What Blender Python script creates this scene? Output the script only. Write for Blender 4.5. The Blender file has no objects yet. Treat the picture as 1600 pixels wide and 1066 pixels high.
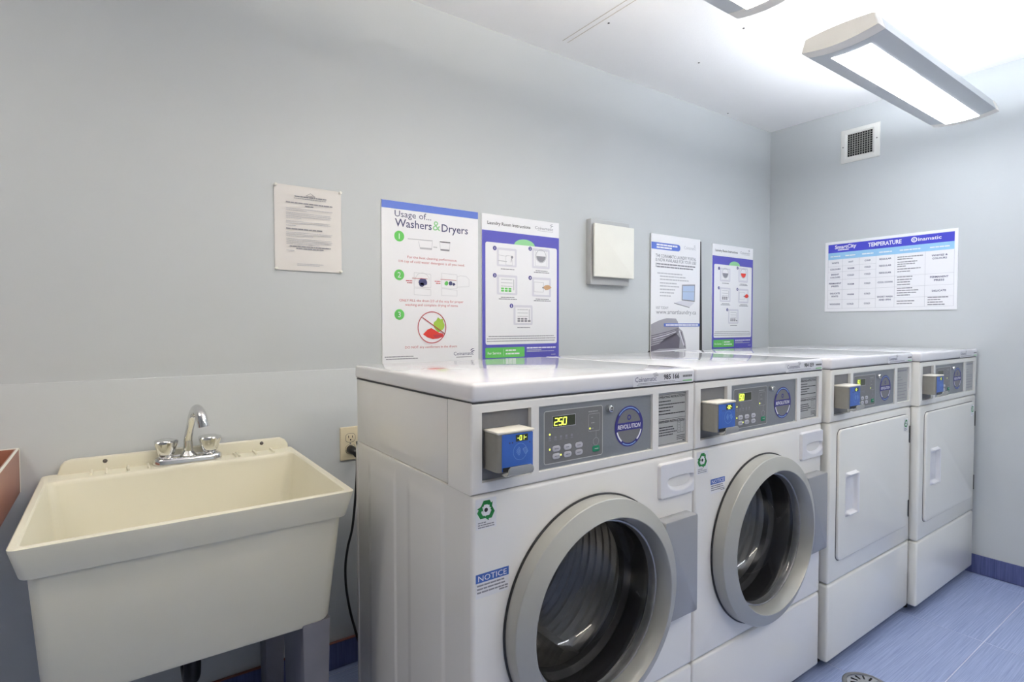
import bpy, bmesh, math, random
from mathutils import Matrix, Vector
random.seed(7)
PI = math.pi

# ------------------------------------------------------------------ camera, world, exposure
scene = bpy.context.scene
CAM = Vector((-0.5499, -1.8989, 1.1836))
YAW, PITCH, ROLL, FPX = 0.61965, 0.02834, -0.00106, 869.3
fw = Vector((math.sin(YAW) * math.cos(PITCH), math.cos(YAW) * math.cos(PITCH), -math.sin(PITCH)))
r0 = Vector((math.cos(YAW), -math.sin(YAW), 0)); u0 = r0.cross(fw)
CR = r0 * math.cos(ROLL) + u0 * math.sin(ROLL)
CU = -r0 * math.sin(ROLL) + u0 * math.cos(ROLL)
cd = bpy.data.cameras.new('camera'); cam = bpy.data.objects.new('camera', cd)
scene.collection.objects.link(cam)
cd.sensor_width = 36; cd.lens = FPX / 1600 * 36; cd.clip_start = 0.02
M3 = Matrix((CR, CU, -fw)).transposed()
cam.matrix_world = Matrix.Translation(CAM) @ M3.to_4x4()
scene.camera = cam
wd = bpy.data.worlds.new('world'); scene.world = wd; wd.use_nodes = True
wd.node_tree.nodes['Background'].inputs[0].default_value = (0.8, 0.85, 0.9, 1)
wd.node_tree.nodes['Background'].inputs[1].default_value = 0.2
scene.view_settings.view_transform = 'Standard'; scene.view_settings.look = 'None'
scene.view_settings.gamma = 1; scene.view_settings.use_curve_mapping = False
scene.view_settings.exposure = 0.05
LENS_POWER, UP_POWER = 18.0, 50.0         # lamps: downward lens and upward slot
COOL, WARM = (243, 248, 255), (255, 245, 230)

def at(px, py, axis, val):                # photo pixel -> point on an axis plane
    d = fw + CR * ((px - 800) / FPX) - CU * ((py - 533) / FPX)
    return CAM + d * ((val - CAM[axis]) / d[axis])

# ------------------------------------------------------------------ room numbers
XR, HC, XL, YF = 2.7717, 2.3735, -3.4, -3.3

# ------------------------------------------------------------------ materials
def lin(c):
    return tuple((v / 255 / 12.92 if v / 255 <= 0.04045 else ((v / 255 + 0.055) / 1.055) ** 2.4) for v in c)
def mat(name, rgb, rough=0.5, metal=0.0, spec=0.5, emit=0, noise=0.0, nscale=30, bump=0.0, bscale=200, coat=0.0, stretch=None):
    m = bpy.data.materials.new(name); m.use_nodes = True
    nt = m.node_tree; b = nt.nodes['Principled BSDF']
    c = lin(rgb) + (1,)
    b.inputs['Base Color'].default_value = c
    b.inputs['Roughness'].default_value = rough; b.inputs['Metallic'].default_value = metal
    b.inputs['Specular IOR Level'].default_value = spec; b.inputs['Coat Weight'].default_value = coat
    b.inputs['Coat Roughness'].default_value = 0.05
    if emit:
        b.inputs['Emission Color'].default_value = c; b.inputs['Emission Strength'].default_value = emit
    if noise or bump:
        tc = nt.nodes.new('ShaderNodeTexCoord'); mp = nt.nodes.new('ShaderNodeMapping')
        nt.links.new(tc.outputs['Object'], mp.inputs[0])
        if stretch: mp.inputs['Scale'].default_value = stretch
    if noise:
        n = nt.nodes.new('ShaderNodeTexNoise'); n.inputs['Scale'].default_value = nscale; n.inputs['Detail'].default_value = 4
        nt.links.new(mp.outputs[0], n.inputs[0])
        r = nt.nodes.new('ShaderNodeValToRGB')
        r.color_ramp.elements[0].position = 0.3; r.color_ramp.elements[1].position = 0.7
        r.color_ramp.elements[0].color = tuple(v * (1 - noise) for v in c[:3]) + (1,)
        r.color_ramp.elements[1].color = tuple(min(1, v * (1 + noise)) for v in c[:3]) + (1,)
        nt.links.new(n.outputs['Fac'], r.inputs[0]); nt.links.new(r.outputs[0], b.inputs['Base Color'])
    if bump:
        n2 = nt.nodes.new('ShaderNodeTexNoise'); n2.inputs['Scale'].default_value = bscale; n2.inputs['Detail'].default_value = 3
        nt.links.new(mp.outputs[0], n2.inputs[0])
        bp_ = nt.nodes.new('ShaderNodeBump'); bp_.inputs['Strength'].default_value = bump; bp_.inputs['Distance'].default_value = 0.002
        nt.links.new(n2.outputs['Fac'], bp_.inputs['Height']); nt.links.new(bp_.outputs[0], b.inputs['Normal'])
    return m
def flatmat(name, rgb): return mat(name, rgb, rough=0.45, spec=0.3)

K = {}
K['wall'] = mat('wall_paint', (194, 198, 200), 0.55, noise=0.02, nscale=1.5, bump=0.08, bscale=90)
K['ceiling'] = mat('ceiling_paint', (246, 246, 246), 0.8, noise=0.015, nscale=2, bump=0.35, bscale=160)
K['grout'] = mat('grout', (206, 208, 216), 0.8, noise=0.06, nscale=60)
K['white'] = mat('machine_enamel', (235, 233, 229), 0.22, noise=0.006, nscale=3, coat=0.3)
K['lid'] = mat('lid_enamel', (230, 229, 232), 0.12, noise=0.006, nscale=3, coat=0.6)
K['cream'] = mat('dryer_enamel', (235, 234, 228), 0.22, noise=0.006, nscale=3, coat=0.3)
K['plastic'] = mat('white_plastic', (220, 220, 224), 0.35, noise=0.004, nscale=10)
K['seam'] = flatmat('seam_shadow', (70, 70, 74))
K['panelgrey'] = mat('panel_grey', (112, 112, 114), 0.38, noise=0.03, nscale=200)
K['panelblue'] = mat('panel_slate', (122, 126, 132), 0.32, noise=0.03, nscale=200)
K['recess'] = mat('recess_grey', (112, 112, 116), 0.4, noise=0.03, nscale=120)
K['labelgrey'] = flatmat('label_grey', (168, 169, 168))
K['lineswhite'] = flatmat('line_white', (190, 192, 190))
K['black'] = mat('black_plastic', (18, 18, 20), 0.35, noise=0.05, nscale=40)
K['ink'] = flatmat('ink_black', (42, 42, 46)); K['inkgrey'] = flatmat('ink_grey', (138, 138, 146))
K['inklight'] = flatmat('ink_light', (192, 192, 198)); K['inkred'] = flatmat('ink_red', (190, 84, 92))
K['inknavy'] = flatmat('ink_navy', (70, 72, 110)); K['red'] = flatmat('print_red', (206, 62, 54))
K['redring'] = flatmat('print_red_ring', (176, 62, 72))
K['lime'] = flatmat('print_lime', (158, 192, 74)); K['green'] = flatmat('print_green', (98, 184, 92))
K['greenlight'] = flatmat('print_green_light', (146, 206, 150))
K['blueband'] = flatmat('print_blue', (92, 116, 196)); K['purple'] = flatmat('print_indigo', (84, 82, 170))
K['chartblue'] = flatmat('print_chart_blue', (68, 70, 184)); K['sky'] = flatmat('print_sky', (150, 196, 230))
K['lav'] = flatmat('print_lavender', (220, 219, 228)); K['screenblue'] = flatmat('print_screen', (176, 194, 222))
K['denim'] = flatmat('print_denim', (164, 162, 170)); K['denimdark'] = flatmat('print_denim_dark', (104, 100, 112))
K['tan'] = flatmat('print_tan', (196, 158, 122))
K['paper'] = mat('poster_face', (242, 242, 245), 0.3, noise=0.004, nscale=5)
K['sheet'] = mat('paper_sheet', (226, 222, 218), 0.7, noise=0.01, nscale=8)
K['badge'] = flatmat('badge_navy', (58, 56, 128)); K['print_white'] = flatmat('print_white', (235, 235, 240))
K['silver'] = mat('silver_plastic', (171, 171, 166), 0.33, metal=0.3, noise=0.01, nscale=30)
K['silverdark'] = mat('silver_grey', (150, 152, 156), 0.32, metal=0.15, noise=0.01, nscale=30)
K['gasket'] = mat('rubber_gasket', (40, 40, 42), 0.5, noise=0.1, nscale=40)
K['drum'] = mat('drum_steel', (176, 175, 173), 0.28, metal=0.8, noise=0.1, nscale=14, stretch=(1, 6, 1))
K['chrome'] = mat('chrome', (225, 225, 225), 0.08, metal=1.0, noise=0.01, nscale=5)
K['steel'] = mat('brushed_steel', (160, 160, 160), 0.3, metal=0.8, noise=0.08, nscale=60)
K['tub'] = mat('tub_plastic', (231, 227, 208), 0.32, noise=0.02, nscale=4)
K['leg'] = mat('grey_leg_plastic', (120, 120, 130), 0.5, noise=0.04, nscale=20)
K['copper'] = mat('copper_brown', (166, 114, 94), 0.35, metal=0.2, noise=0.06, nscale=6)
K['ivory'] = mat('ivory_plastic', (226, 214, 184), 0.4, noise=0.01, nscale=20)
K['boxgrey'] = mat('box_grey', (176, 178, 180), 0.5, noise=0.01, nscale=20)
K['cover'] = mat('cover_offwhite', (236, 235, 226), 0.5, noise=0.01, nscale=20)
K['ventwhite'] = mat('vent_white', (230, 229, 224), 0.4, noise=0.01, nscale=20)
K['ventdark'] = mat('vent_dark', (20, 20, 20), 0.9, noise=0.1, nscale=20)
K['ventbar'] = mat('vent_bar', (150, 150, 144), 0.5, noise=0.03, nscale=60)
K['fixture'] = mat('fixture_enamel', (196, 200, 203), 0.4, noise=0.01, nscale=10)
K['fixcap'] = mat('fixture_cap', (238, 234, 226), 0.45, noise=0.02, nscale=10)
K['readergrey'] = mat('reader_grey', (134, 132, 126), 0.45, noise=0.03, nscale=80)
K['readertop'] = mat('reader_top', (220, 216, 206), 0.45, noise=0.01, nscale=80)
K['readerblue'] = mat('reader_blue', (54, 98, 182), 0.35, noise=0.02, nscale=80)
K['readerline'] = flatmat('reader_line', (130, 166, 216))
K['lcd'] = mat('lcd_dark', (52, 58, 40), 0.3, noise=0.05, nscale=80)
K['lcdlit'] = mat('lcd_lit', (150, 170, 40), 0.3, emit=0.35)
K['led'] = mat('led_yellow', (232, 246, 96), 0.4, emit=1.6)
K['button'] = mat('button_grey', (188, 188, 196), 0.4, noise=0.02, nscale=80)
K['buttongreen'] = mat('button_green', (22, 128, 92), 0.4, noise=0.02, nscale=80)
K['stickgreen'] = flatmat('sticker_green', (34, 124, 62)); K['notice'] = flatmat('notice_blue', (66, 100, 176))
K['stickwhite'] = flatmat('sticker_white', (226, 226, 230))
K['brownline'] = mat('brown_caulk', (120, 74, 66), 0.7, noise=0.1, nscale=30)
K['screwhead'] = mat('screw_dark', (90, 86, 84), 0.5, metal=0.5, noise=0.05, nscale=50)
K['batten'] = mat('joint_tape', (206, 200, 190), 0.8, noise=0.02, nscale=8, bump=0.3, bscale=120)

def emat(name, rgb, s):
    m = bpy.data.materials.new(name); m.use_nodes = True; nt = m.node_tree; nt.nodes.clear()
    e = nt.nodes.new('ShaderNodeEmission'); o = nt.nodes.new('ShaderNodeOutputMaterial')
    e.inputs[0].default_value = lin(rgb) + (1,); e.inputs[1].default_value = s
    nt.links.new(e.outputs[0], o.inputs[0]); return m
for k, c in (('cool', COOL), ('warm', WARM)):
    K['lens_' + k] = emat('lamp_lens_' + k, c, LENS_POWER); K['uplight_' + k] = emat('lamp_upper_slot_' + k, c, UP_POWER)

def tilemat(name, c1, c2, stretch):
    m = bpy.data.materials.new(name); m.use_nodes = True; nt = m.node_tree; b = nt.nodes['Principled BSDF']
    tc = nt.nodes.new('ShaderNodeTexCoord'); oi = nt.nodes.new('ShaderNodeObjectInfo')
    add = nt.nodes.new('ShaderNodeVectorMath'); add.operation = 'ADD'
    mul = nt.nodes.new('ShaderNodeVectorMath'); mul.operation = 'SCALE'; mul.inputs[3].default_value = 13.0
    mp = nt.nodes.new('ShaderNodeMapping'); mp.inputs['Scale'].default_value = stretch
    nt.links.new(oi.outputs['Location'], mul.inputs[0])
    nt.links.new(tc.outputs['Object'], add.inputs[0]); nt.links.new(mul.outputs[0], add.inputs[1])
    nt.links.new(add.outputs[0], mp.inputs[0])
    n = nt.nodes.new('ShaderNodeTexNoise'); n.inputs['Scale'].default_value = 1; n.inputs['Detail'].default_value = 5
    n.inputs['Roughness'].default_value = 0.7
    nt.links.new(mp.outputs[0], n.inputs[0])
    r = nt.nodes.new('ShaderNodeValToRGB')
    r.color_ramp.elements[0].position = 0.3; r.color_ramp.elements[1].position = 0.72
    r.color_ramp.elements[0].color = lin(c1) + (1,); r.color_ramp.elements[1].color = lin(c2) + (1,)
    nt.links.new(n.outputs['Fac'], r.inputs[0]); nt.links.new(r.outputs[0], b.inputs['Base Color'])
    b.inputs['Roughness'].default_value = 0.38
    return m
K['tile'] = tilemat('streaked_blue_tile', (114, 129, 170), (164, 176, 209), (4, 300, 5))
K['basetile'] = tilemat('navy_base_tile', (58, 66, 112), (92, 100, 148), (170, 170, 5))

# glass: clear with a Fresnel sheen
g = bpy.data.materials.new('door_glass'); g.use_nodes = True; nt = g.node_tree; nt.nodes.clear()
tr = nt.nodes.new('ShaderNodeBsdfTransparent'); tr.inputs[0].default_value = (0.93, 0.93, 0.93, 1)
gl = nt.nodes.new('ShaderNodeBsdfGlossy'); gl.inputs['Roughness'].default_value = 0.04
lw0 = nt.nodes.new('ShaderNodeLayerWeight'); pw = nt.nodes.new('ShaderNodeMath'); pw.operation = 'POWER'; pw.inputs[1].default_value = 4.5
lw = nt.nodes.new('ShaderNodeMath'); lw.operation = 'MULTIPLY_ADD'; lw.inputs[1].default_value = 0.9; lw.inputs[2].default_value = 0.075
nt.links.new(lw0.outputs['Facing'], pw.inputs[0]); nt.links.new(pw.outputs[0], lw.inputs[0])
mx = nt.nodes.new('ShaderNodeMixShader'); oo = nt.nodes.new('ShaderNodeOutputMaterial')
nt.links.new(lw.outputs[0], mx.inputs[0]); nt.links.new(tr.outputs[0], mx.inputs[1]); nt.links.new(gl.outputs[0], mx.inputs[2])
nt.links.new(mx.outputs[0], oo.inputs[0]); K['glass'] = g

# ------------------------------------------------------------------ helpers
COL = scene.collection
def link(name, me, m, parent=None, smooth=True):
    o = bpy.data.objects.new(name, me); COL.objects.link(o)
    if m: me.materials.append(K[m])
    if smooth:
        me.shade_smooth(); me.set_sharp_from_angle(angle=math.radians(32))
    if parent: o.parent = parent
    return o
def thing(name, label, cat, loc=(0, 0, 0), rz=0, group=None):
    o = bpy.data.objects.new(name, None); COL.objects.link(o); o.empty_display_size = 0.1
    o.location = loc; o.rotation_euler = (0, 0, rz)
    return tag(o, label, cat, group)
def tag(o, label, cat, group=None):
    o['label'] = label; o['category'] = cat
    if group: o['group'] = group
    return o
def pdata(verts, faces, fix=True):
    me = bpy.data.meshes.new('m'); me.from_pydata([tuple(v) for v in verts], [], [tuple(f) for f in faces]); me.update()
    if fix:
        bm = bmesh.new(); bm.from_mesh(me); bmesh.ops.remove_doubles(bm, verts=bm.verts, dist=1e-6)
        bmesh.ops.recalc_face_normals(bm, faces=bm.faces); bm.to_mesh(me); bm.free()
    return me
def rbox_me(x0, x1, y0, y1, z0, z1, bev=0.0, seg=3, sel=None):
    bm = bmesh.new()
    bmesh.ops.create_cube(bm, size=1, matrix=Matrix.Translation(((x0 + x1) / 2, (y0 + y1) / 2, (z0 + z1) / 2)) @ Matrix.Diagonal((x1 - x0, y1 - y0, z1 - z0, 1)))
    if bev:
        es = [e for e in bm.edges if sel is None or sel(e)]
        bmesh.ops.bevel(bm, geom=es, offset=bev, segments=seg, profile=0.5, affect='EDGES', clamp_overlap=True)
    me = bpy.data.meshes.new('m'); bm.to_mesh(me); bm.free(); return me
def rbox(name, m, parent, x0, x1, y0, y1, z0, z1, bev=0.0, seg=3, sel=None):
    return link(name, rbox_me(x0, x1, y0, y1, z0, z1, bev, seg, sel), m, parent)
def loft(loops, cap0=False, cap1=False):
    n = len(loops[0]); V = [p for l in loops for p in l]; F = []
    for i in range(len(loops) - 1):
        for j in range(n):
            k = (j + 1) % n
            F.append((i * n + j, i * n + k, (i + 1) * n + k, (i + 1) * n + j))
    if cap0: F.append(tuple(range(n)))
    if cap1: F.append(tuple(range((len(loops) - 1) * n, len(loops) * n)))
    return V, F
def rr(x0, x1, y0, y1, r, n=4):           # rounded rectangle outline
    r = min(r, (x1 - x0) / 2 - 1e-5, (y1 - y0) / 2 - 1e-5); P = []
    for cx, cy, a in ((x1 - r, y1 - r, 0), (x0 + r, y1 - r, 90), (x0 + r, y0 + r, 180), (x1 - r, y0 + r, 270)):
        for i in range(n + 1):
            t = math.radians(a + 90 * i / n); P.append((cx + r * math.cos(t), cy + r * math.sin(t)))
    return P
def circ(cx, cy, r, n=24, ry=None):
    ry = ry or r
    return [(cx + r * math.cos(2 * PI * i / n), cy + ry * math.sin(2 * PI * i / n)) for i in range(n)]
def plate_me(outline, d0, d1, bev=0.0, seg=3):   # outline in (x, z); slab from depth d0 out to d1 with a rounded front edge
    cx = sum(p[0] for p in outline) / len(outline); cz = sum(p[1] for p in outline) / len(outline)
    w = max(p[0] for p in outline) - min(p[0] for p in outline); h = max(p[1] for p in outline) - min(p[1] for p in outline)
    def ins(t, d): return [(cx + (x - cx) * (1 - 2 * t / w), -d, cz + (z - cz) * (1 - 2 * t / h)) for x, z in outline]
    L = [ins(0, d0)]
    if bev:
        for i in range(seg + 1):
            a = PI / 2 * i / seg; L.append(ins(bev * (1 - math.cos(a)), d1 - bev + bev * math.sin(a)))
    else: L.append(ins(0, d1))
    V, F = loft(L, True, True); return pdata(V, F)
def plate(name, m, parent, outline, d0, d1, bev=0.0, seg=3): return link(name, plate_me(outline, d0, d1, bev, seg), m, parent)
def flat(name, m, parent, polys, d):      # flat print: polygons in (x, z) at depth d in front
    V, F = [], []
    for p in polys:
        F.append(tuple(range(len(V), len(V) + len(p)))); V += [(x, -d, z) for x, z in p]
    me = bpy.data.meshes.new('m'); me.from_pydata(V, [], F); me.update()
    o = link(name, me, m, parent, smooth=False)
    if name in STUFF and len(polys) > 1: o['kind'] = 'stuff'
    return o
STUFF = set('small_print body_print bullet_print caption tab_print bar_print heading_print footer_lines footer_print sub_print button_print cycle_icons scale_print bar_code price_box reader_marks drawing_lines drawing_dark drawing_green drawing_color machine_picture fill_line denim_folds denim_light table_rules label_border recycling_arrows contactless_symbol clothes_picture cup_picture logo_swoosh laptop_shade display_digits screen_digits'.split())
def rect(x0, x1, z0, z1): return [(x0, z0), (x1, z0), (x1, z1), (x0, z1)]
def seg2(a, b, t):
    dx, dz = b[0] - a[0], b[1] - a[1]; l = math.hypot(dx, dz) or 1; nx, nz = -dz / l * t / 2, dx / l * t / 2
    return [(a[0] - nx, a[1] - nz), (b[0] - nx, b[1] - nz), (b[0] + nx, b[1] + nz), (a[0] + nx, a[1] + nz)]
def outline_polys(P, t): return [seg2(P[i], P[(i + 1) % len(P)], t) for i in range(len(P))]
def ring_polys(cx, cz, ro, ri, n=32, a0=0, a1=360, sz=1.0):
    out = []
    for i in range(n):
        t0, t1 = math.radians(a0 + (a1 - a0) * i / n), math.radians(a0 + (a1 - a0) * (i + 1) / n)
        out.append([(cx + r * math.cos(t), cz + r * sz * math.sin(t)) for r, t in ((ro, t0), (ro, t1), (ri, t1), (ri, t0))])
    return out
def words(x0, x1, z, h, z1=None, gap=0.35):   # an illegible line of small print as word-long strips
    P = []; x = x0; z1 = z if z1 is None else z1
    while x < x1 - h:
        w = min(random.uniform(1.6, 5.0) * h, x1 - x); f = (x - x0) / (x1 - x0)
        zz = z + (z1 - z) * f; P.append(rect(x, x + w, zz, zz + h)); x += w + gap * h
    return P
_tc = {}
def text_polys(s, bold=0.0, shear=0.0):
    key = (s, bold, shear)
    if key in _tc: return _tc[key]
    cu = bpy.data.curves.new('t', 'FONT'); cu.body = s; cu.size = 1; cu.resolution_u = 2; cu.offset = bold; cu.shear = shear
    o = bpy.data.objects.new('t', cu); COL.objects.link(o)
    dg = bpy.context.evaluated_depsgraph_get(); me = bpy.data.meshes.new_from_object(o.evaluated_get(dg))
    V = [(v.co.x, v.co.y) for v in me.vertices]; F = [tuple(p.vertices) for p in me.polygons]
    bpy.data.objects.remove(o); bpy.data.curves.remove(cu); bpy.data.meshes.remove(me)
    _tc[key] = (V, F); return V, F
CAP = 0.69
def text(name, m, parent, items, d):      # items: (string, x, z baseline, cap height, width or None, align, bold, shear)
    for it in items:
        VV, FF = [], []
        s, x, z, h, w, al = (list(it) + [None, 'L'])[:6] if len(it) < 6 else it[:6]
        bold = it[6] if len(it) > 6 else 0.0; sh = it[7] if len(it) > 7 else 0.0
        V, F = text_polys(s, bold, sh)
        if not V: continue
        x0 = min(v[0] for v in V); x1 = max(v[0] for v in V); k = h / CAP
        kx = (w / (x1 - x0)) if w else k; W = kx * (x1 - x0)
        ox = x - (0 if al == 'L' else W / 2 if al == 'C' else W)
        b = len(VV); VV += [(ox + (vx - x0) * kx, -d, z + vy * k) for vx, vy in V]; FF += [tuple(i + b for i in f) for f in F]
        me = bpy.data.meshes.new('m'); me.from_pydata(VV, [], FF); me.update()
        link(name, me, m, parent, smooth=False)
def lathe_me(profile, cx, cz, n=64, close=False):   # profile (r, depth); axis along y
    L = [[(cx + r * math.cos(2 * PI * i / n), -d, cz + r * math.sin(2 * PI * i / n)) for i in range(n)] for r, d in profile]
    if close: L.append(L[0])
    V, F = loft(L); return pdata(V, F)
def lathe_z(profile, cx, cy, n=32):
    L = [[(cx + r * math.cos(2 * PI * i / n), cy + r * math.sin(2 * PI * i / n), z) for i in range(n)] for r, z in profile]
    V, F = loft(L, True, True); return pdata(V, F)
def tube_me(pts, rad, n=12, sub=8):       # Catmull-Rom swept tube; rad number or list
    P = [Vector(p) for p in pts]; R = rad if isinstance(rad, (list, tuple)) else [rad] * len(P); Q, RR = [], []
    for i in range(len(P) - 1):
        a, b, c, d = P[max(i - 1, 0)], P[i], P[i + 1], P[min(i + 2, len(P) - 1)]
        for k in range(sub):
            t = k / sub
            Q.append(0.5 * ((2 * b) + (c - a) * t + (2 * a - 5 * b + 4 * c - d) * t * t + (3 * b - a - 3 * c + d) * t ** 3)); RR.append(R[i] * (1 - t) + R[i + 1] * t)
    Q.append(P[-1]); RR.append(R[-1]); L = []; up = Vector((0.31, 0.2, 0.93))
    for i, q in enumerate(Q):
        tdir = (Q[min(i + 1, len(Q) - 1)] - Q[max(i - 1, 0)]).normalized(); s = tdir.cross(up)
        if s.length < 1e-3: s = tdir.cross(Vector((1, 0, 0)))
        s.normalize(); v = s.cross(tdir); up = v
        L.append([tuple(q + (s * math.cos(2 * PI * k / n) + v * math.sin(2 * PI * k / n)) * RR[i]) for k in range(n)])
    V, F = loft(L, True, True); return pdata(V, F)
def relief_me(x0, x1, z0, z1, f, nx, nz, back):   # height field: depth f(x, z) above back plane, with skirt
    V = []; F = []
    for j in range(nz + 1):
        for i in range(nx + 1):
            x = x0 + (x1 - x0) * i / nx; z = z0 + (z1 - z0) * j / nz; V.append((x, -f(x, z), z))
    I = lambda i, j: j * (nx + 1) + i
    for j in range(nz):
        for i in range(nx): F.append((I(i, j), I(i + 1, j), I(i + 1, j + 1), I(i, j + 1)))
    edge = [I(i, 0) for i in range(nx + 1)] + [I(nx, j) for j in range(1, nz + 1)] + [I(i, nz) for i in range(nx - 1, -1, -1)] + [I(0, j) for j in range(nz - 1, 0, -1)]
    b = len(V); V += [(V[e][0], -back, V[e][2]) for e in edge]; n = len(edge)
    for k in range(n): F.append((edge[k], edge[(k + 1) % n], b + (k + 1) % n, b + k))
    return pdata(V, F)
def ss(a, b, x):
    t = max(0, min(1, (x - a) / (b - a))); return t * t * (3 - 2 * t)
def struct(o): o['kind'] = 'structure'; return o

# ================================================================== SETTING
# floor: grout bed and single tiles 0.61 x 0.305
fl = struct(rbox('floor', 'grout', None, XL, XR, YF, 0.0, -0.08, -0.0009))
TX, TY = 0.61, 0.305; shared = {}
ix = [2.07 + TX * k for k in range(-9, 3)]; iy = [-1.257 + TY * k for k in range(-8, 6)]
for a in range(len(ix) - 1):
    for b in range(len(iy) - 1):
        x0, x1 = max(ix[a], XL), min(ix[a + 1], XR); y0, y1 = max(iy[b], YF), min(iy[b + 1], 0)
        if x1 - x0 < 0.02 or y1 - y0 < 0.02: continue
        if x0 > -0.1 and y0 > -0.96: continue                      # wholly under the machines
        gp = 0.0011; w, h = x1 - x0 - 2 * gp, y1 - y0 - 2 * gp; key = (round(w, 4), round(h, 4))
        if key not in shared:
            shared[key] = rbox_me(-w / 2, w / 2, -h / 2, h / 2, -0.004, 0.0, 0.0008, 1); shared[key].materials.append(K['tile'])
        o = bpy.data.objects.new('tile', shared[key]); COL.objects.link(o); o.parent = fl
        o.location = ((x0 + x1) / 2, (y0 + y1) / 2, 0)
ce = struct(rbox('ceiling', 'ceiling', None, XL, XR, YF, 0.0, HC, HC + 0.08))
for xx in (0.9935, 1.0205): rbox('joint_tape', 'batten', ce, xx, xx + 0.0035, YF + 0.01, -0.10, HC - 0.0012, HC + 0.001, 0.0005, 1)
rbox('joint_tape', 'ceiling', ce, 1.2, 1.75, -0.655, -0.645, HC - 0.0016, HC + 0.001, 0.0007, 1)
for x, y in ((1.054, -0.3085), (1.627, -0.309), (1.5227, -0.595), (2.276, -0.03), (1.054, -0.62), (0.7, -0.3)):
    link('screw', lathe_z([(0.0015, HC - 0.0018), (0.0045, HC - 0.0012), (0.0045, HC + 0.001)], x, y, 10), 'screwhead', ce)
wb = struct(rbox('wall_back', 'wall', None, XL - 0.1, XR + 0.1, 0.0, 0.1, -0.08, HC + 0.08))
rbox('lower_panel', 'wall', wb, XL, XR, -0.005, 0.001, 0.0, 1.034, 0.0018, 2)
wr = struct(rbox('wall_right', 'wall', None, XR, XR + 0.1, YF, 0.0, -0.08, HC + 0.08))
wl = struct(rbox('wall_left', 'wall', None, XL - 0.1, XL, YF, 0.0, -0.08, HC + 0.08))
wf = struct(rbox('wall_front', 'wall', None, XL - 0.1, XR + 0.1, YF - 0.1, YF, -0.08, HC + 0.08))
def baseboard(name, p0, n, dirv, length, rz):
    e = struct(rbox(name, 'grout', None, 0, length, -0.005, 0, 0.0, 0.088)); e.location = p0; e.rotation_euler = (0, 0, rz)
    x = 0
    while x < length - 0.02:
        w = min(0.305, length - x); rbox('tile', 'basetile', e, x + 0.001, x + w - 0.001, -0.01, -0.004, 0.0015, 0.0918, 0.001, 1); x += w
    return e
baseboard('baseboard_right', (XR, -0.012, 0.0), 0, 0, 3.27, -PI / 2)
baseboard('baseboard_back', (XL + 0.012, -0.005, 0.0), 0, 0, XR - XL - 0.03, 0)
struct(rbox('trim_1', 'brownline', None, XL + 0.02, XR - 0.03, -0.017, -0.0055, 0.0919, 0.0955, 0.0012, 1))

# ================================================================== CEILING LIGHTS
def light(xa, label, tone, yc=-1.031, group='suspended fluorescent ceiling lights'):
    L, W = 1.206, 0.235; xb = xa + L
    t = thing('ceiling_light', label, 'ceiling light', (xa, yc, 2.1), 0, group)
    def sect(x, ins=0.0, trough=False):
        P = []; hw = W / 2 - ins; nb = 12
        for i in range(nb + 1):
            s = -1 + 2 * i / nb; P.append((x, s * hw, -0.014 * (1 - s * s)))
        for i in range(nb + 1):
            s = 1 - 2 * i / nb; P.append((x, s * (hw - 0.012), (0.040 if abs(s) > 0.99 else 0.044 if abs(s) > 0.8 else 0.030 if abs(s) > 0.6 else 0.016) if x == x and trough else 0.040 + 0.006 * (1 - s * s)))
        return P
    V, F = loft([sect(0.052, 0, True), sect(L - 0.052, 0, True)], True, True); link('housing', pdata(V, F), 'fixture', t)
    for sgn, a, b in ((0, 0.0, 0.0512), (1, L, L - 0.0512)):
        V, F = loft([sect(a, 0.003), sect(a + (b - a) * 0.06), sect(b)], True, True); link('end_cap', pdata(V, F), 'fixcap', t)
    def strip(x0, x1, hw, off):
        P = [[], []]; V = []; F = []
        for x in (x0, x1):
            for i in range(13):
                s = -1 + 2 * i / 12; yy = s * hw; V.append((x, yy + 0.0, -0.014 * (1 - (yy / (W / 2)) ** 2) + off))
        for i in range(12): F.append((i, i + 1, 13 + i + 1, 13 + i))
        return V, F
    V, F = strip(0.092, L - 0.045, 0.061, -0.0012); V2, F2 = strip(0.094, L - 0.047, 0.059, 0.0004)
    n = len(V); V += V2; F += [tuple(i + n for i in f) for f in F2]
    F += [(i, i + 1, n + i + 1, n + i) for i in list(range(12)) + list(range(13, 25))] + [(0, 13, n + 13, n), (12, 25, n + 25, n + 12)]
    link('lens', pdata(V, F), 'lens_' + tone, t)
    for yy in (-0.035, 0.035):
        link('lamp_tube', tube_me([(0.066, yy, 0.0335), (L - 0.066, yy, 0.0335)], 0.013, 12, 1), 'uplight_' + tone, t)
        for xx in (0.060, L - 0.060): link('tube_holder', rbox_me(xx - 0.006, xx + 0.006, yy - 0.014, yy + 0.014, 0.016, 0.047, 0.002, 1), 'plastic', t)
    for hx in (0.36, 1.0):
        c = link('cable', tube_me([(hx, 0, 0.015), (hx, 0.0, 0.16), (hx, 0.0, HC - 2.1)], 0.0012, 6, 2), 'steel', t)
        link('clip', rbox_me(hx - 0.005, hx + 0.005, -0.004, 0.004, 0.2, 0.228, 0.001, 1), 'plastic', c)
        link('canopy', lathe_z([(0.018, HC - 2.1), (0.018, HC - 2.106), (0.006, HC - 2.115)], hx, 0, 16), 'plastic', c)
    return t
light(1.354, 'suspended grey fluorescent ceiling light close to the wall with the air vent', 'cool')
light(-0.22, 'suspended grey fluorescent ceiling light above the two washing machines', 'warm')
light(-2.15, 'suspended grey fluorescent ceiling light over the laundry tub end of the room', 'warm')
light(-0.22, 'suspended grey fluorescent ceiling light over the aisle facing the washers', 'warm', -2.45)
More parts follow.
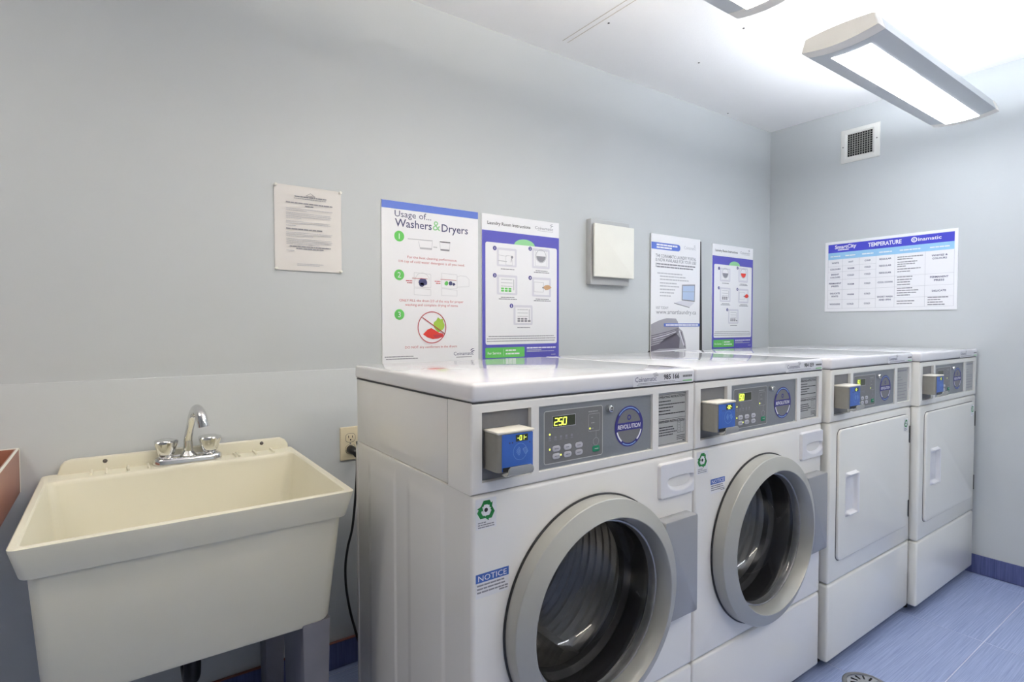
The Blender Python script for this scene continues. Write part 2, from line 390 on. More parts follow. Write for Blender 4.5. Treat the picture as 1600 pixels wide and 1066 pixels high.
light(1.354, 'suspended grey fluorescent ceiling light over the aisle facing the dryers', 'cool', -2.45)

# ================================================================== MACHINES
MW = 0.683
ZB, ZK, ZC, ZL, ZT = 0.0355, 0.2855, 0.8545, 1.0337, 1.0723
front_edges = lambda e: True
def frame_plate(parent, name, m, holes, z0, z1, zh0, zh1, th):
    # rectangular plate with rectangular openings: face cells + hole walls + rounded rim
    b = 0.006; xs = [b] + [v for h in holes for v in h] + [MW - b]; V, F = [], []
    def q(*p):
        F.append(tuple(range(len(V), len(V) + len(p)))); V.extend(p)
    za, zb = z0 + b, z1 - b
    for i in range(len(xs) - 1):
        hole = i % 2 == 1
        cells = [(za, zh0), (zh1, zb)] if hole else [(za, zh0), (zh0, zh1), (zh1, zb)]
        for c0, c1 in cells: q((xs[i], 0, c0), (xs[i + 1], 0, c0), (xs[i + 1], 0, c1), (xs[i], 0, c1))
        if hole:
            a, c = xs[i], xs[i + 1]; k = 0.0022
            A = [(a, 0, zh0), (c, 0, zh0), (c, 0, zh1), (a, 0, zh1)]
            B = [(a + k, th, zh0 + k), (c - k, th, zh0 + k), (c - k, th, zh1 - k), (a + k, th, zh1 - k)]
            for j in range(4): q(A[j], A[(j + 1) % 4], B[(j + 1) % 4], B[j])
    cols = sorted(set(xs)); seg = 4
    def rim(t): a = PI / 2 * t / seg; return b * math.sin(a), b - b * math.cos(a)   # outward, back
    path = [(x, za) for x in cols] + [(MW - b, z) for z in (zh0, zh1, zb)] + [(x, zb) for x in reversed(cols[:-1])] + [(b, z) for z in (zh1, zh0)]
    def outp(p, t):
        o, bk = rim(t); x, z = p
        x2 = x - o if x <= b + 1e-6 else x + o if x >= MW - b - 1e-6 else x
        z2 = z - o if z <= za + 1e-6 else z + o if z >= zb - 1e-6 else z
        return (x2, bk, z2)
    n = len(path)
    for t in range(seg):
        for j in range(n):
            q(outp(path[j], t), outp(path[(j + 1) % n], t), outp(path[(j + 1) % n], t + 1), outp(path[j], t + 1))
    for j in range(n):
        p0, p1 = outp(path[j], seg), outp(path[(j + 1) % n], seg)
        q(p0, p1, (p1[0], 0.092, p1[2]), (p0[0], 0.092, p0[2]))
    return link(name, pdata(V, F), m, parent)

def holed_panel(parent, name, m, x0, x1, z0, z1, cx, cz, r, back):
    N = 96; b = 0.009; seg = 4
    angs = sorted([2 * PI * i / N for i in range(N)] + [math.atan2(zz - cz, xx - cx) % (2 * PI) for xx in (x0 + b, x1 - b) for zz in (z0 + b, z1 - b)])
    def rectpt(t, o, y):
        c, s = math.cos(t), math.sin(t); k = 1e9
        if c > 1e-9: k = min(k, (x1 - b - cx) / c)
        if c < -1e-9: k = min(k, (x0 + b - cx) / c)
        if s > 1e-9: k = min(k, (z1 - b - cz) / s)
        if s < -1e-9: k = min(k, (z0 + b - cz) / s)
        x, z = cx + k * c, cz + k * s; e = 1e-5
        if x > x1 - b - e: x += o
        if x < x0 + b + e: x -= o
        if z > z1 - b - e: z += o
        if z < z0 + b + e: z -= o
        return (x, y, z)
    C = lambda y: [(cx + r * math.cos(t), y, cz + r * math.sin(t)) for t in angs]
    L = [C(back), C(0)]
    for i in range(seg + 1):
        a = PI / 2 * i / seg; L.append([rectpt(t, b * math.sin(a), b - b * math.cos(a)) for t in angs])
    L.append([rectpt(t, b, back) for t in angs])
    V, F = loft(L); return link(name, pdata(V, F), m, parent)

def side_panel_me(depth, z0, z1):
    # left cabinet side with two shallow pressed fields (local: x along depth, front = -x side handled by caller)
    def f(x, z):
        h = 0.0
        for a, b in ((0.115, 0.30), (0.36, 0.545)):
            h = max(h, 0.003 * ss(a, a + 0.008, x) * (1 - ss(b - 0.03, b, x)) * (1 - ss(z1 - 0.045, z1 - 0.037, z)) * ss(z0 + 0.03, z0 + 0.04, z))
        return 0.0 + (0.003 - h)
    return f

def body(t, m, depth, dryer=False):
    # cabinet: five walls so that the inside is hollow
    th = 0.012; y0, y1 = 0.034, depth; V, F = [], []
    for o, (xa, xb, ya, yb, za, zb) in enumerate(((0.001, 0.682, y1 - th, y1, ZB + 0.01, ZC), (0.682 - th, 0.682, y0, y1, ZB + 0.01, ZC), (0.001, 0.682, y0, y1, ZB + 0.005, ZB + 0.02), (0.001, 0.682, y0, y1, ZC - 0.008, ZC))):
        k = len(V); V += [(x, y, z) for x in (xa, xb) for y in (ya, yb) for z in (za, zb)]
        F += [tuple(k + i for i in f) for f in ((0, 1, 3, 2), (4, 6, 7, 5), (0, 4, 5, 1), (2, 3, 7, 6), (0, 2, 6, 4), (1, 5, 7, 3))]
    link('cabinet', pdata(V, F), m, t, smooth=False)
    sp = bpy.data.objects.new
    f = side_panel_me(depth, ZB + 0.005, ZC)
    me = relief_me(y0, y1, ZB + 0.005, ZC + 0.001, lambda x, z: 0.003 - (0.003 - f(depth + y0 - x - 0.0, z)) * -1 if False else f(x, z) * -1 + 0.003, 150, 60, -0.009)
    # turn the relief (x = depth, -y outward) so that it faces -x
    me.transform(Matrix(((0, 1, 0, 0.003), (1, 0, 0, 0), (0, 0, 1, 0), (0, 0, 0, 1))))
    bm = bmesh.new(); bm.from_mesh(me); bmesh.ops.recalc_face_normals(bm, faces=bm.faces); bm.to_mesh(me); bm.free()
    link('side_panel', me, m, t)
    rbox('upper_body', m, t, 0.0045, 0.678, 0.0966, depth - 0.002, ZC + 0.002, ZL - 0.001, 0.002, 2)
    rbox('console_seam', 'seam', t, 0.0022, 0.6808, 0.0915, 0.0968, ZC + 0.003, ZL - 0.001)
    rbox('lid_seam', 'seam', t, 0.0035, 0.6795, 0.0015, depth - 0.003, ZL - 0.0018, ZL + 0.001)
    top = rbox('lid', 'lid', t, 0.0, MW, -0.002, depth + 0.003, ZL + 0.0005, ZT, 0.009, 4)
    for x, y in ((0.06, 0.07), (0.62, 0.07), (0.06, depth - 0.07), (0.62, depth - 0.07)):
        link('foot', lathe_z([(0.02, 0.0), (0.02, 0.012), (0.008, 0.014), (0.008, ZB + 0.006)], x, y, 16), 'black', t)
    rbox('base_rail', 'black', t, 0.02, 0.66, 0.05, 0.07, ZB - 0.012, ZB + 0.008)

def lid_label(t, num):
    e = flat('serial_label', 'stickwhite', t, [rect(0.446, 0.674, 1.0365, 1.0640)], 0.0024)
    text('lettering', 'inknavy', e, [('Coinamatic', 0.453, 1.0475, 0.0115, 0.076, 'L')], 0.0028)
    if num: text('lettering', 'ink', e, [(num, 0.556, 1.0488, 0.0118, 0.060, 'L', 0.025)], 0.0028)
    flat('small_print', 'inkgrey', e, [seg2((0.516 + i * 0.003, 1.0640 - i * 0.003), (0.530 + i * 0.003, 1.0672 - i * 0.003), 0.0016) for i in range(3)] + words(0.462, 0.60, 1.0425, 0.0013) + words(0.458, 0.64, 1.0395, 0.0011), 0.0028)
    flat('bar_code', 'ink', e, [rect(0.631 + i * 0.0042, 0.6338 + i * 0.0042, 1.0505, 1.0560) for i in range(9)], 0.0028)
    flat('green_strip', 'greenlight', e, [rect(0.63, 0.668, 1.0395, 1.0435)], 0.0026)

def digits(s, x, z, h, w, slant=0.12, t=0.16):      # seven-segment figures
    SEG = {'0': 'abcdef', '1': 'bc', '2': 'abged', '5': 'afgcd', '-': 'g', '3': 'abgcd', '?': 'abge', '+': 'g', ' ': ''}
    P = []
    for i, ch in enumerate(s):
        ox = x + i * w * 1.38; a = t * h
        S = {'a': ((0, 1), (1, 1)), 'b': ((1, 1), (1, .5)), 'c': ((1, .5), (1, 0)), 'd': ((0, 0), (1, 0)), 'e': ((0, 0), (0, .5)), 'f': ((0, .5), (0, 1)), 'g': ((0, .5), (1, .5))}
        for k in SEG.get(ch, ''):
            (u0_, v0), (u1_, v1) = S[k]
            p = (ox + u0_ * w + v0 * h * slant, z + v0 * h); q = (ox + u1_ * w + v1 * h * slant, z + v1 * h)
            P.append(seg2(p, q, a))
    return P

def console(t, m, disp, rdisp, dryer=False):
    HX = [(0.024, 0.1445), (0.164, 0.519), (0.5405, 0.6575)]; za, zb = 0.8775, 1.0145
    c = frame_plate(t, 'console', m, HX, ZC + 0.001, ZL - 0.0005, za, zb, 0.009)
    plate('reader_recess', 'recess', t, rect(0.0242, 0.1443, za, zb), -0.012, -0.0085)
    cp = plate('control_panel', 'panelblue', t, rect(0.1642, 0.5188, za, zb), -0.010, -0.0045)
    d = -0.0045 + 0.0004
    flat('panel_edge', 'lineswhite', cp, outline_polys(rr(0.1665, 0.5165, za + 0.002, zb - 0.002, 0.002), 0.0014), d)
    flat('keypad_field', 'panelgrey', cp, [rr(0.181, 0.3515, 0.889, 1.0015, 0.005)], d)
    d += 0.0004
    flat('keypad_border', 'lineswhite', cp, outline_polys(rr(0.181, 0.3515, 0.889, 1.0015, 0.005), 0.0016), d)
    # display window
    flat('display', 'lcd', cp, [rect(0.2035, 0.269, 0.9655, 0.9895)], d)
    flat('display_border', 'inklight', cp, outline_polys(rect(0.2035, 0.269, 0.9655, 0.9895), 0.0009), d + 0.0003)
    if disp.startswith('*'):
        flat('display_glow', 'lcdlit', cp, [rect(0.2045, 0.2305, 0.9665, 0.9885)], d + 0.0002)
    flat('display_digits', 'led', cp, digits(disp.strip('*'), 0.2085, 0.9695, 0.0150, 0.0088, 0.12, 0.13), d + 0.0005)
    # price box, icons and lamps
    flat('price_box', 'labelgrey', cp, outline_polys(rr(0.3085, 0.343, 0.9455, 0.9845, 0.002), 0.0009) + outline_polys(circ(0.3315, 0.921, 0.0085, 16), 0.0008) + [seg2((0.3315, 0.9455), (0.3315, 0.9295), 0.0009)]
         + words(0.308, 0.337, 0.989, 0.0022) + words(0.3165, 0.324, 0.9755, 0.0018) + words(0.3165, 0.327, 0.9632, 0.0018) + words(0.3165, 0.3235, 0.951, 0.0018), d)
    ic = []
    for i in range(5):
        x = 0.1965 + i * 0.0155; ic += [rect(x - 0.0035, x + 0.0035, 0.938, 0.9395), rect(x - 0.0028, x + 0.0028, 0.9415, 0.9465)]
    flat('cycle_icons', 'inkgrey', cp, ic, d)
    for px_, pz_ in ((0.1965, 0.9515), (0.3127, 0.952), (0.1965, 0.9195), (0.2275, 0.9045)): flat('indicator_light', 'led', cp, [circ(px_, pz_, 0.0021, 12)], d)
    for j, z in enumerate((0.9195, 0.9035)):
        for i, x in enumerate((0.2145, 0.2465, 0.2795)):
            b = plate('button', 'button', cp, rr(x - 0.0112, x + 0.0112, z - 0.0062, z + 0.0062, 0.006), 0.003 - 0.008, 0.0018 - 0.0045, 0.001, 2)
            flat('button_print', 'inkgrey', cp, words(x - 0.006, x + 0.006, z - 0.001, 0.0022), -0.0023)
    plate('start_button', 'buttongreen', cp, rr(0.3205, 0.3425, 0.898, 0.9115, 0.004), -0.006, -0.0025, 0.001, 2)
    flat('button_print', 'lineswhite', cp, words(0.326, 0.337, 0.904, 0.002), -0.0021)
    # key lock
    lk = link('key_lock', lathe_me([(0.0001, 0.0085), (0.0055, 0.0085), (0.0075, 0.0075), (0.0085, 0.004), (0.0085, -0.005)], 0.369, 0.9925, 24), 'chrome', t)
    flat('keyhole', 'ink', lk, ring_polys(0.369, 0.9925, 0.0042, 0.0030, 16, 20, 330) + [rect(0.3682, 0.3698, 0.9925, 0.9962)], 0.0088)
    # round badge
    dz = -0.0045 + 0.0005; cx, cz, R = 0.4395, 0.944, 0.0485
    bd = flat('badge', 'panelgrey', t, [circ(cx, cz, R, 40)], dz)
    dz += 0.0004
    flat('badge_ring', 'badge', bd, ring_polys(cx, cz, R, R - 0.0085, 40) + ring_polys(cx, cz + 0.021, 0.0065, 0.0035, 16), dz)
    flat('badge_band', 'badge', bd, [rect(cx - R + 0.004, cx + R - 0.004, cz - 0.009, cz + 0.0095)], dz + 0.0001)
    for a0, a1 in ((40, 140), (240, 300)): flat('badge_highlight', 'readerline', bd, ring_polys(cx, cz, R - 0.0030, R - 0.0055, 16, a0, a1), dz + 0.0004)
    for a0, a1 in ((195, 232), (308, 345)): flat('badge_accent', 'print_white', bd, ring_polys(cx, cz, R - 0.0045, R - 0.0085, 10, a0, a1), dz + 0.0005)
    text('lettering', 'print_white', bd, [('REVOLUTION', cx, cz - 0.0047, 0.0098, 0.078, 'C', 0.02, 0.15)], dz + 0.0006)
    flat('small_print', 'lineswhite', t, words(0.503, 0.513, 0.881, 0.0016), dz)
    # instruction label
    il = plate('instruction_label', 'labelgrey', t, rect(0.5407, 0.6573, za, zb), -0.010, -0.0065)
    d2 = -0.0061
    x0, x1 = 0.5445, 0.654
    if not dryer:
        flat('label_border', 'ink', il, outline_polys(rect(x0, x1, za + 0.0055, zb - 0.006), 0.0009) + [rect(x0, x1, 0.9465, 0.9474)] + outline_polys(rect(0.621, 0.634, 0.908, 0.9365), 0.0008) + outline_polys(rect(0.634, 0.648, 0.908, 0.9365), 0.0008), d2)
        text('lettering', 'ink', il, [('OPERATING INSTRUCTIONS', x0 + 0.003, 0.9995, 0.0056, 0.103, 'L', 0.02), ('DISPENSER INSTRUCTIONS', x0 + 0.003, 0.9375, 0.0056, 0.103, 'L', 0.02)], d2)
        P = []
        for z, w in ((0.9905, 0.048), (0.9825, 0.104), (0.9745, 0.06), (0.9665, 0.048), (0.9585, 0.104)): P += words(x0 + 0.004, x0 + 0.002 + w, z, 0.0025)
        for z, w in ((0.9245, 0.055), (0.918, 0.06), (0.9115, 0.07), (0.905, 0.055)): P += words(x0 + 0.006, x0 + 0.004 + w, z, 0.0025)
        for z in (0.899, 0.8945, 0.890): P += words(0.619, 0.651, z, 0.0018)
        P += words(0.642, 0.653, 0.8848, 0.0022)
        flat('small_print', 'ink', il, P, d2)
        flat('scale_print', 'ink', il, [rect(0.6265, 0.6285, z, z + 0.002) for z in (0.912, 0.919, 0.926, 0.932)] + [rect(0.640, 0.642, 0.918, 0.920)], d2 + 0.0002)
    else:
        P = words(x0 + 0.002, x1 - 0.002, 0.9985, 0.006, gap=0.2)
        for z, w in ((0.985, 0.02), (0.975, 0.045), (0.964, 0.06), (0.950, 0.10), (0.942, 0.10), (0.930, 0.095), (0.918, 0.10), (0.905, 0.09), (0.892, 0.10)): P += words(x0 + 0.004, x0 + 0.002 + w, z, 0.0025)
        flat('small_print', 'inkgrey', il, P, d2)
    # card reader
    rd = link('card_reader', rbox_me(0.033, 0.1195, -0.042, 0.009, 0.9035, 0.976, 0.011, 4, lambda e: abs(e.verts[0].co.z - e.verts[1].co.z) > 0.03 and max(e.verts[0].co.y, e.verts[1].co.y) < 0), 'readergrey', t)
    link('reader_cap', rbox_me(0.0322, 0.1203, -0.0432, 0.009, 0.9762, 0.9812, 0.0022, 2), 'readertop', rd)
    flat('reader_face', 'readerblue', rd, [rr(0.0415, 0.1155, 0.9045, 0.9755, 0.002)], 0.0426)
    flat('screen', 'lcd', rd, [rect(0.074, 0.103, 0.9595, 0.9725)], 0.0430)
    flat('screen_digits', 'led', rd, digits(rdisp, 0.0772, 0.9618, 0.0085, 0.0042, 0.05, 0.14), 0.0434)
    P = []
    for r_ in (0.004, 0.0065, 0.009, 0.0115): P += ring_polys(0.0735, 0.9405, r_, r_ - 0.001, 8, -50, 50)
    P += ring_polys(0.084, 0.9395, 0.0165, 0.0159, 32)
    P += outline_polys([(0.0905, 0.9435), (0.0985, 0.9465), (0.103, 0.938), (0.097, 0.9335)], 0.001) + [seg2((0.0925, 0.944), (0.1, 0.9345), 0.0008), seg2((0.095, 0.9452), (0.1015, 0.937), 0.0008)]
    flat('contactless_symbol', 'readerline', rd, P, 0.0430)
    flat('reader_marks', 'inknavy', rd, [circ(0.0595, 0.9585, 0.0018, 8), circ(0.066, 0.9585, 0.0018, 8), circ(0.1075, 0.9555, 0.0016, 8)], 0.0430)
    prof = [(0.0, 0.0), (0.012, -0.001), (0.019, 0.004), (0.022, 0.014), (0.022, 0.019), (0.0195, 0.019), (0.0185, 0.010), (0.012, 0.003), (0.0, 0.003)]
    L = []
    for x, k in ((0.0425, 0.55), (0.0440, 0.8), (0.0485, 1.0), (0.0960, 1.0), (0.1005, 0.8), (0.1020, 0.55)): L.append([(x, -0.0415 - a, 0.8985 + b * k) for a, b in prof])
    V, F = loft(L, True, True); link('card_tray', pdata(V, F), 'silver', rd)
    plate('tray_slot', 'black', rd, rr(0.0435, 0.103, 0.9045, 0.9125, 0.001), 0.0420, 0.0436)

def recycle(t, x, z, s=1.0, d=0.0004):
    st = flat('recycling_sticker', 'stickwhite', t, [rr(x - 0.024 * s, x + 0.024 * s, z - 0.036 * s, z + 0.024 * s, 0.002)], d)
    P = []
    for k in range(3):
        a = math.radians(90 + 120 * k); ca, sa = math.cos(a - PI / 2), math.sin(a - PI / 2)
        q = [(-0.0125, 0.0085), (-0.006, 0.0195), (0.008, 0.0195), (0.0115, 0.0135), (0.015, 0.0155), (0.0135, 0.0035), (0.002, 0.0065), (0.0055, 0.0085), (0.003, 0.0115), (-0.0045, 0.0115), (-0.0065, 0.0075)]
        for tri in ((0, 1, 9, 10), (1, 2, 8, 9), (2, 3, 7, 8), (3, 4, 5, 6, 7)):
            P.append([(x + s * (q[i][0] * ca - q[i][1] * sa), z + s * (q[i][0] * sa + q[i][1] * ca)) for i in tri])
    flat('recycling_arrows', 'stickgreen', st, P, d + 0.0003)
    flat('washer_picture', 'print_white', st, [rect(x - 0.006 * s, x + 0.0075 * s, z - 0.010 * s, z + 0.010 * s)], d + 0.0005)
    flat('picture_door', 'ink', st, [circ(x - 0.0005 * s, z + 0.001 * s, 0.0042 * s, 16)], d + 0.0007)
    flat('small_print', 'inkgrey', st, words(x - 0.019 * s, x + 0.002 * s, z - 0.024 * s, 0.0022 * s) + words(x - 0.019 * s, x + 0.018 * s, z - 0.0285 * s, 0.0022 * s) + words(x - 0.019 * s, x + 0.019 * s, z - 0.033 * s, 0.0022 * s), d + 0.0003)

def washer(x0, yf, depth, label, num, disp, rdisp, notice):
    t = thing('washing_machine', label, 'washing machine', (x0, yf, 0), 0, 'front-loading washing machines in the row')
    body(t, 'white', depth); console(t, 'white', disp, rdisp); lid_label(t, num)
    cx, cz = 0.322, 0.5535
    holed_panel(t, 'front_panel', 'white', 0.001, 0.682, ZK + 0.0015, ZC - 0.0005, cx, cz, 0.228, 0.036)
    rbox('kick_panel', 'white', t, 0.001, 0.682, 0.0, 0.036, ZB, ZK - 0.0015, 0.008, 3)
    # detergent drawer with a scooped grip
    X0, X1, Z0, Z1 = 0.537, 0.678, 0.747, 0.8405
    def f(x, z):
        qx, qz = abs(x - (X0 + X1) / 2) - (X1 - X0) / 2 + 0.010, abs(z - (Z0 + Z1) / 2) - (Z1 - Z0) / 2 + 0.010
        e = 0.010 - math.hypot(max(qx, 0), max(qz, 0)) - min(max(qx, qz), 0); h = -0.0015 + 0.0095 * ss(0.0, 0.005, e)
        u, v = (x - 0.621) / 0.056, (z - 0.788) / 0.027
        k = 1 - math.sqrt(min(1, u * u + (v if v < 0.35 else 0.35 + (v - 0.35) * 4) ** 2)); lo = ss(0.0, 0.5, k) * (0.25 + 0.75 * ss(-0.9, 0.3, v))
        return h - 0.028 * lo
    link('detergent_drawer', relief_me(X0, X1, Z0, Z1, f, 88, 64, -0.002), 'plastic', t)
    # door
    dr = link('door', lathe_me([(0.232, 0.0), (0.2465, 0.002), (0.2450, 0.0365), (0.2438, 0.0380), (0.2080, 0.0535), (0.2062, 0.0532), (0.2052, 0.0515), (0.1990, 0.0380), (0.1945, 0.0150), (0.190, 0.012), (0.190, -0.004)], cx, cz, 96), 'silver', t)
    dr.data.set_sharp_from_angle(angle=math.radians(19))
    link('door_seal', lathe_me([(0.228, 0.001), (0.250, 0.0008), (0.2505, 0.003), (0.242, 0.006)], cx, cz, 96), 'gasket', dr)
    # handle plate on the right
    plate('door_handle', 'silverdark', dr, rr(0.530, 0.655, 0.452, 0.702, 0.004), 0.0, 0.0345, 0.003, 2)
    link('glass_rim', lathe_me([(0.1955, 0.0150), (0.1930, 0.0185), (0.1895, 0.0175), (0.1875, 0.012), (0.1875, 0.0)], cx, cz, 96), 'steel', dr)
    prof = [(0.1885, 0.010), (0.184, 0.004), (0.178, -0.015), (0.170, -0.045), (0.158, -0.078), (0.140, -0.102), (0.112, -0.120), (0.075, -0.132), (0.038, -0.138), (0.0005, -0.140)]
    link('glass', lathe_me(prof, cx, cz, 96), 'glass', dr)
    # drum behind the glass
    link('tub_gasket', lathe_me([(0.229, -0.008), (0.205, -0.02), (0.198, -0.05), (0.205, -0.075), (0.19, -0.085), (0.186, -0.10)], cx, cz, 64), 'gasket', t)
    L = [(0.186, -0.10), (0.205, -0.103), (0.215, -0.105), (0.232, -0.115)] + [(0.232 + 0.006 * (i % 2), -0.115 - 0.014 * i) for i in range(1, 22)] + [(0.226, -0.425), (0.16, -0.428), (0.12, -0.415), (0.05, -0.41), (0.0005, -0.41)]
    dm = link('drum', lathe_me(L, cx, cz, 64), 'drum', t)
    for k in range(3):
        a = math.radians(40 + 120 * k); V = []
        for yy in (0.14, 0.40):
            for rr_, da in ((0.231, -0.22), (0.20, -0.08), (0.19, 0), (0.20, 0.08), (0.231, 0.22)): V.append((cx + rr_ * math.cos(a + da), yy, cz + rr_ * math.sin(a + da)))
        F = [(i, i + 1, 6 + i, 5 + i) for i in range(4)] + [(0, 1, 2, 3, 4), (5, 6, 7, 8, 9)]
        link('drum_baffle', pdata(V, F), 'drum', dm)
    recycle(t, 0.033, 0.823)
    if notice == 1:
        nx0, nx1, nz1 = 0.0085, 0.0865, 0.7005
    else: nx0, nx1, nz1 = 0.070, 0.135, 0.765
    w = nx1 - nx0; s = w / 0.078
    ns = flat('notice_sticker', 'stickwhite', t, [rect(nx0, nx1, nz1 - 0.048 * s, nz1)], 0.0004)
    flat('notice_band', 'notice', ns, [rect(nx0, nx1, nz1 - 0.0175 * s, nz1)], 0.0008)
    text('lettering', 'print_white', ns, [('NOTICE', (nx0 + nx1) / 2, nz1 - 0.0145 * s, 0.011 * s, w * 0.86, 'C')], 0.0012)
    P = []
    for i, e in enumerate((0.86, 0.9, 0.97)): P += words(nx0 + 0.003, nx0 + w * e, nz1 - (0.0245 + 0.0068 * i) * s, 0.0032 * s)
    P += words(nx0 + w * 0.7, nx0 + w * 0.98, nz1 - 0.043 * s, 0.003 * s)
    flat('small_print', 'inkgrey', ns, P, 0.0008)
    return t

def dryer(x0, yf, depth, label, disp, rdisp):
    t = thing('clothes_dryer', label, 'dryer', (x0, yf, 0), 0, 'clothes dryers at the end of the row')
    body(t, 'cream', depth, True); console(t, 'cream', disp, rdisp, True); lid_label(t, None)
    rbox('front_panel', 'cream', t, 0.001, 0.682, 0.0, 0.036, 0.3045, ZC - 0.0005, 0.010, 4)
    rbox('kick_panel', 'cream', t, 0.001, 0.682, 0.0, 0.036, ZB, 0.3015, 0.009, 3)
    D = rr(0.050, 0.640, 0.376, 0.826, 0.022, 6)
    plate('door_gap', 'seam', t, rr(0.0478, 0.6422, 0.3735, 0.8285, 0.024, 6), -0.002, 0.0012)
    dr = plate('door', 'cream', t, D, -0.001, 0.0085, 0.004, 3)
    X0, X1, Z0, Z1 = 0.098, 0.178, 0.522, 0.674
    def f(x, z):
        u = (x - X0) / (X1 - X0); tb = max(ss(Z1 - 0.020, Z1 - 0.008, z), 1 - ss(Z0 + 0.008, Z0 + 0.020, z)); edge = ss(Z0, Z0 + 0.006, z) * (1 - ss(Z1 - 0.006, Z1, z))
        tab = 0.012 * tb * edge * ss(0.0, 0.15, u) * (1 - ss(0.8, 1.0, u))
        lip = 0.014 * ss(0.68, 0.86, u) * (1 - ss(0.94, 1.0, u)) * edge
        return 0.0087 + max(tab, lip)
    link('handle', relief_me(X0, X1, Z0, Z1, f, 28, 56, 0.008), 'plastic', dr)
    for z0, z1 in ((0.713, 0.776), (0.413, 0.476)):
        h = rbox('hinge', 'steel', t, 0.646, 0.657, -0.007, 0.001, z0, z1, 0.0015, 2)
        link('hinge_pin', rbox_me(0.648, 0.6515, -0.009, -0.006, z0 - 0.003, z1 + 0.003, 0.001, 1), 'ventdark', h)
    recycle(t, 0.606, 0.792, 0.8, 0.0089)
    return t

washer(0.0, -0.994, 0.63, 'white front-load washing machine standing beside the laundry tub, panel display lit 250', '985 166', '250', '-01-', 1)
washer(0.6847, -0.994, 0.63, 'white front-load washing machine standing between another washer and a dryer', '984 059', '*50', '-02-', 2)
dryer(1.3905, -1.0095, 0.645, 'white dryer with flat square door standing next to a washing machine', '*5', '-0-')
dryer(2.0744, -1.0379, 0.673, 'white dryer with flat square door standing against the right wall', '', '-0')

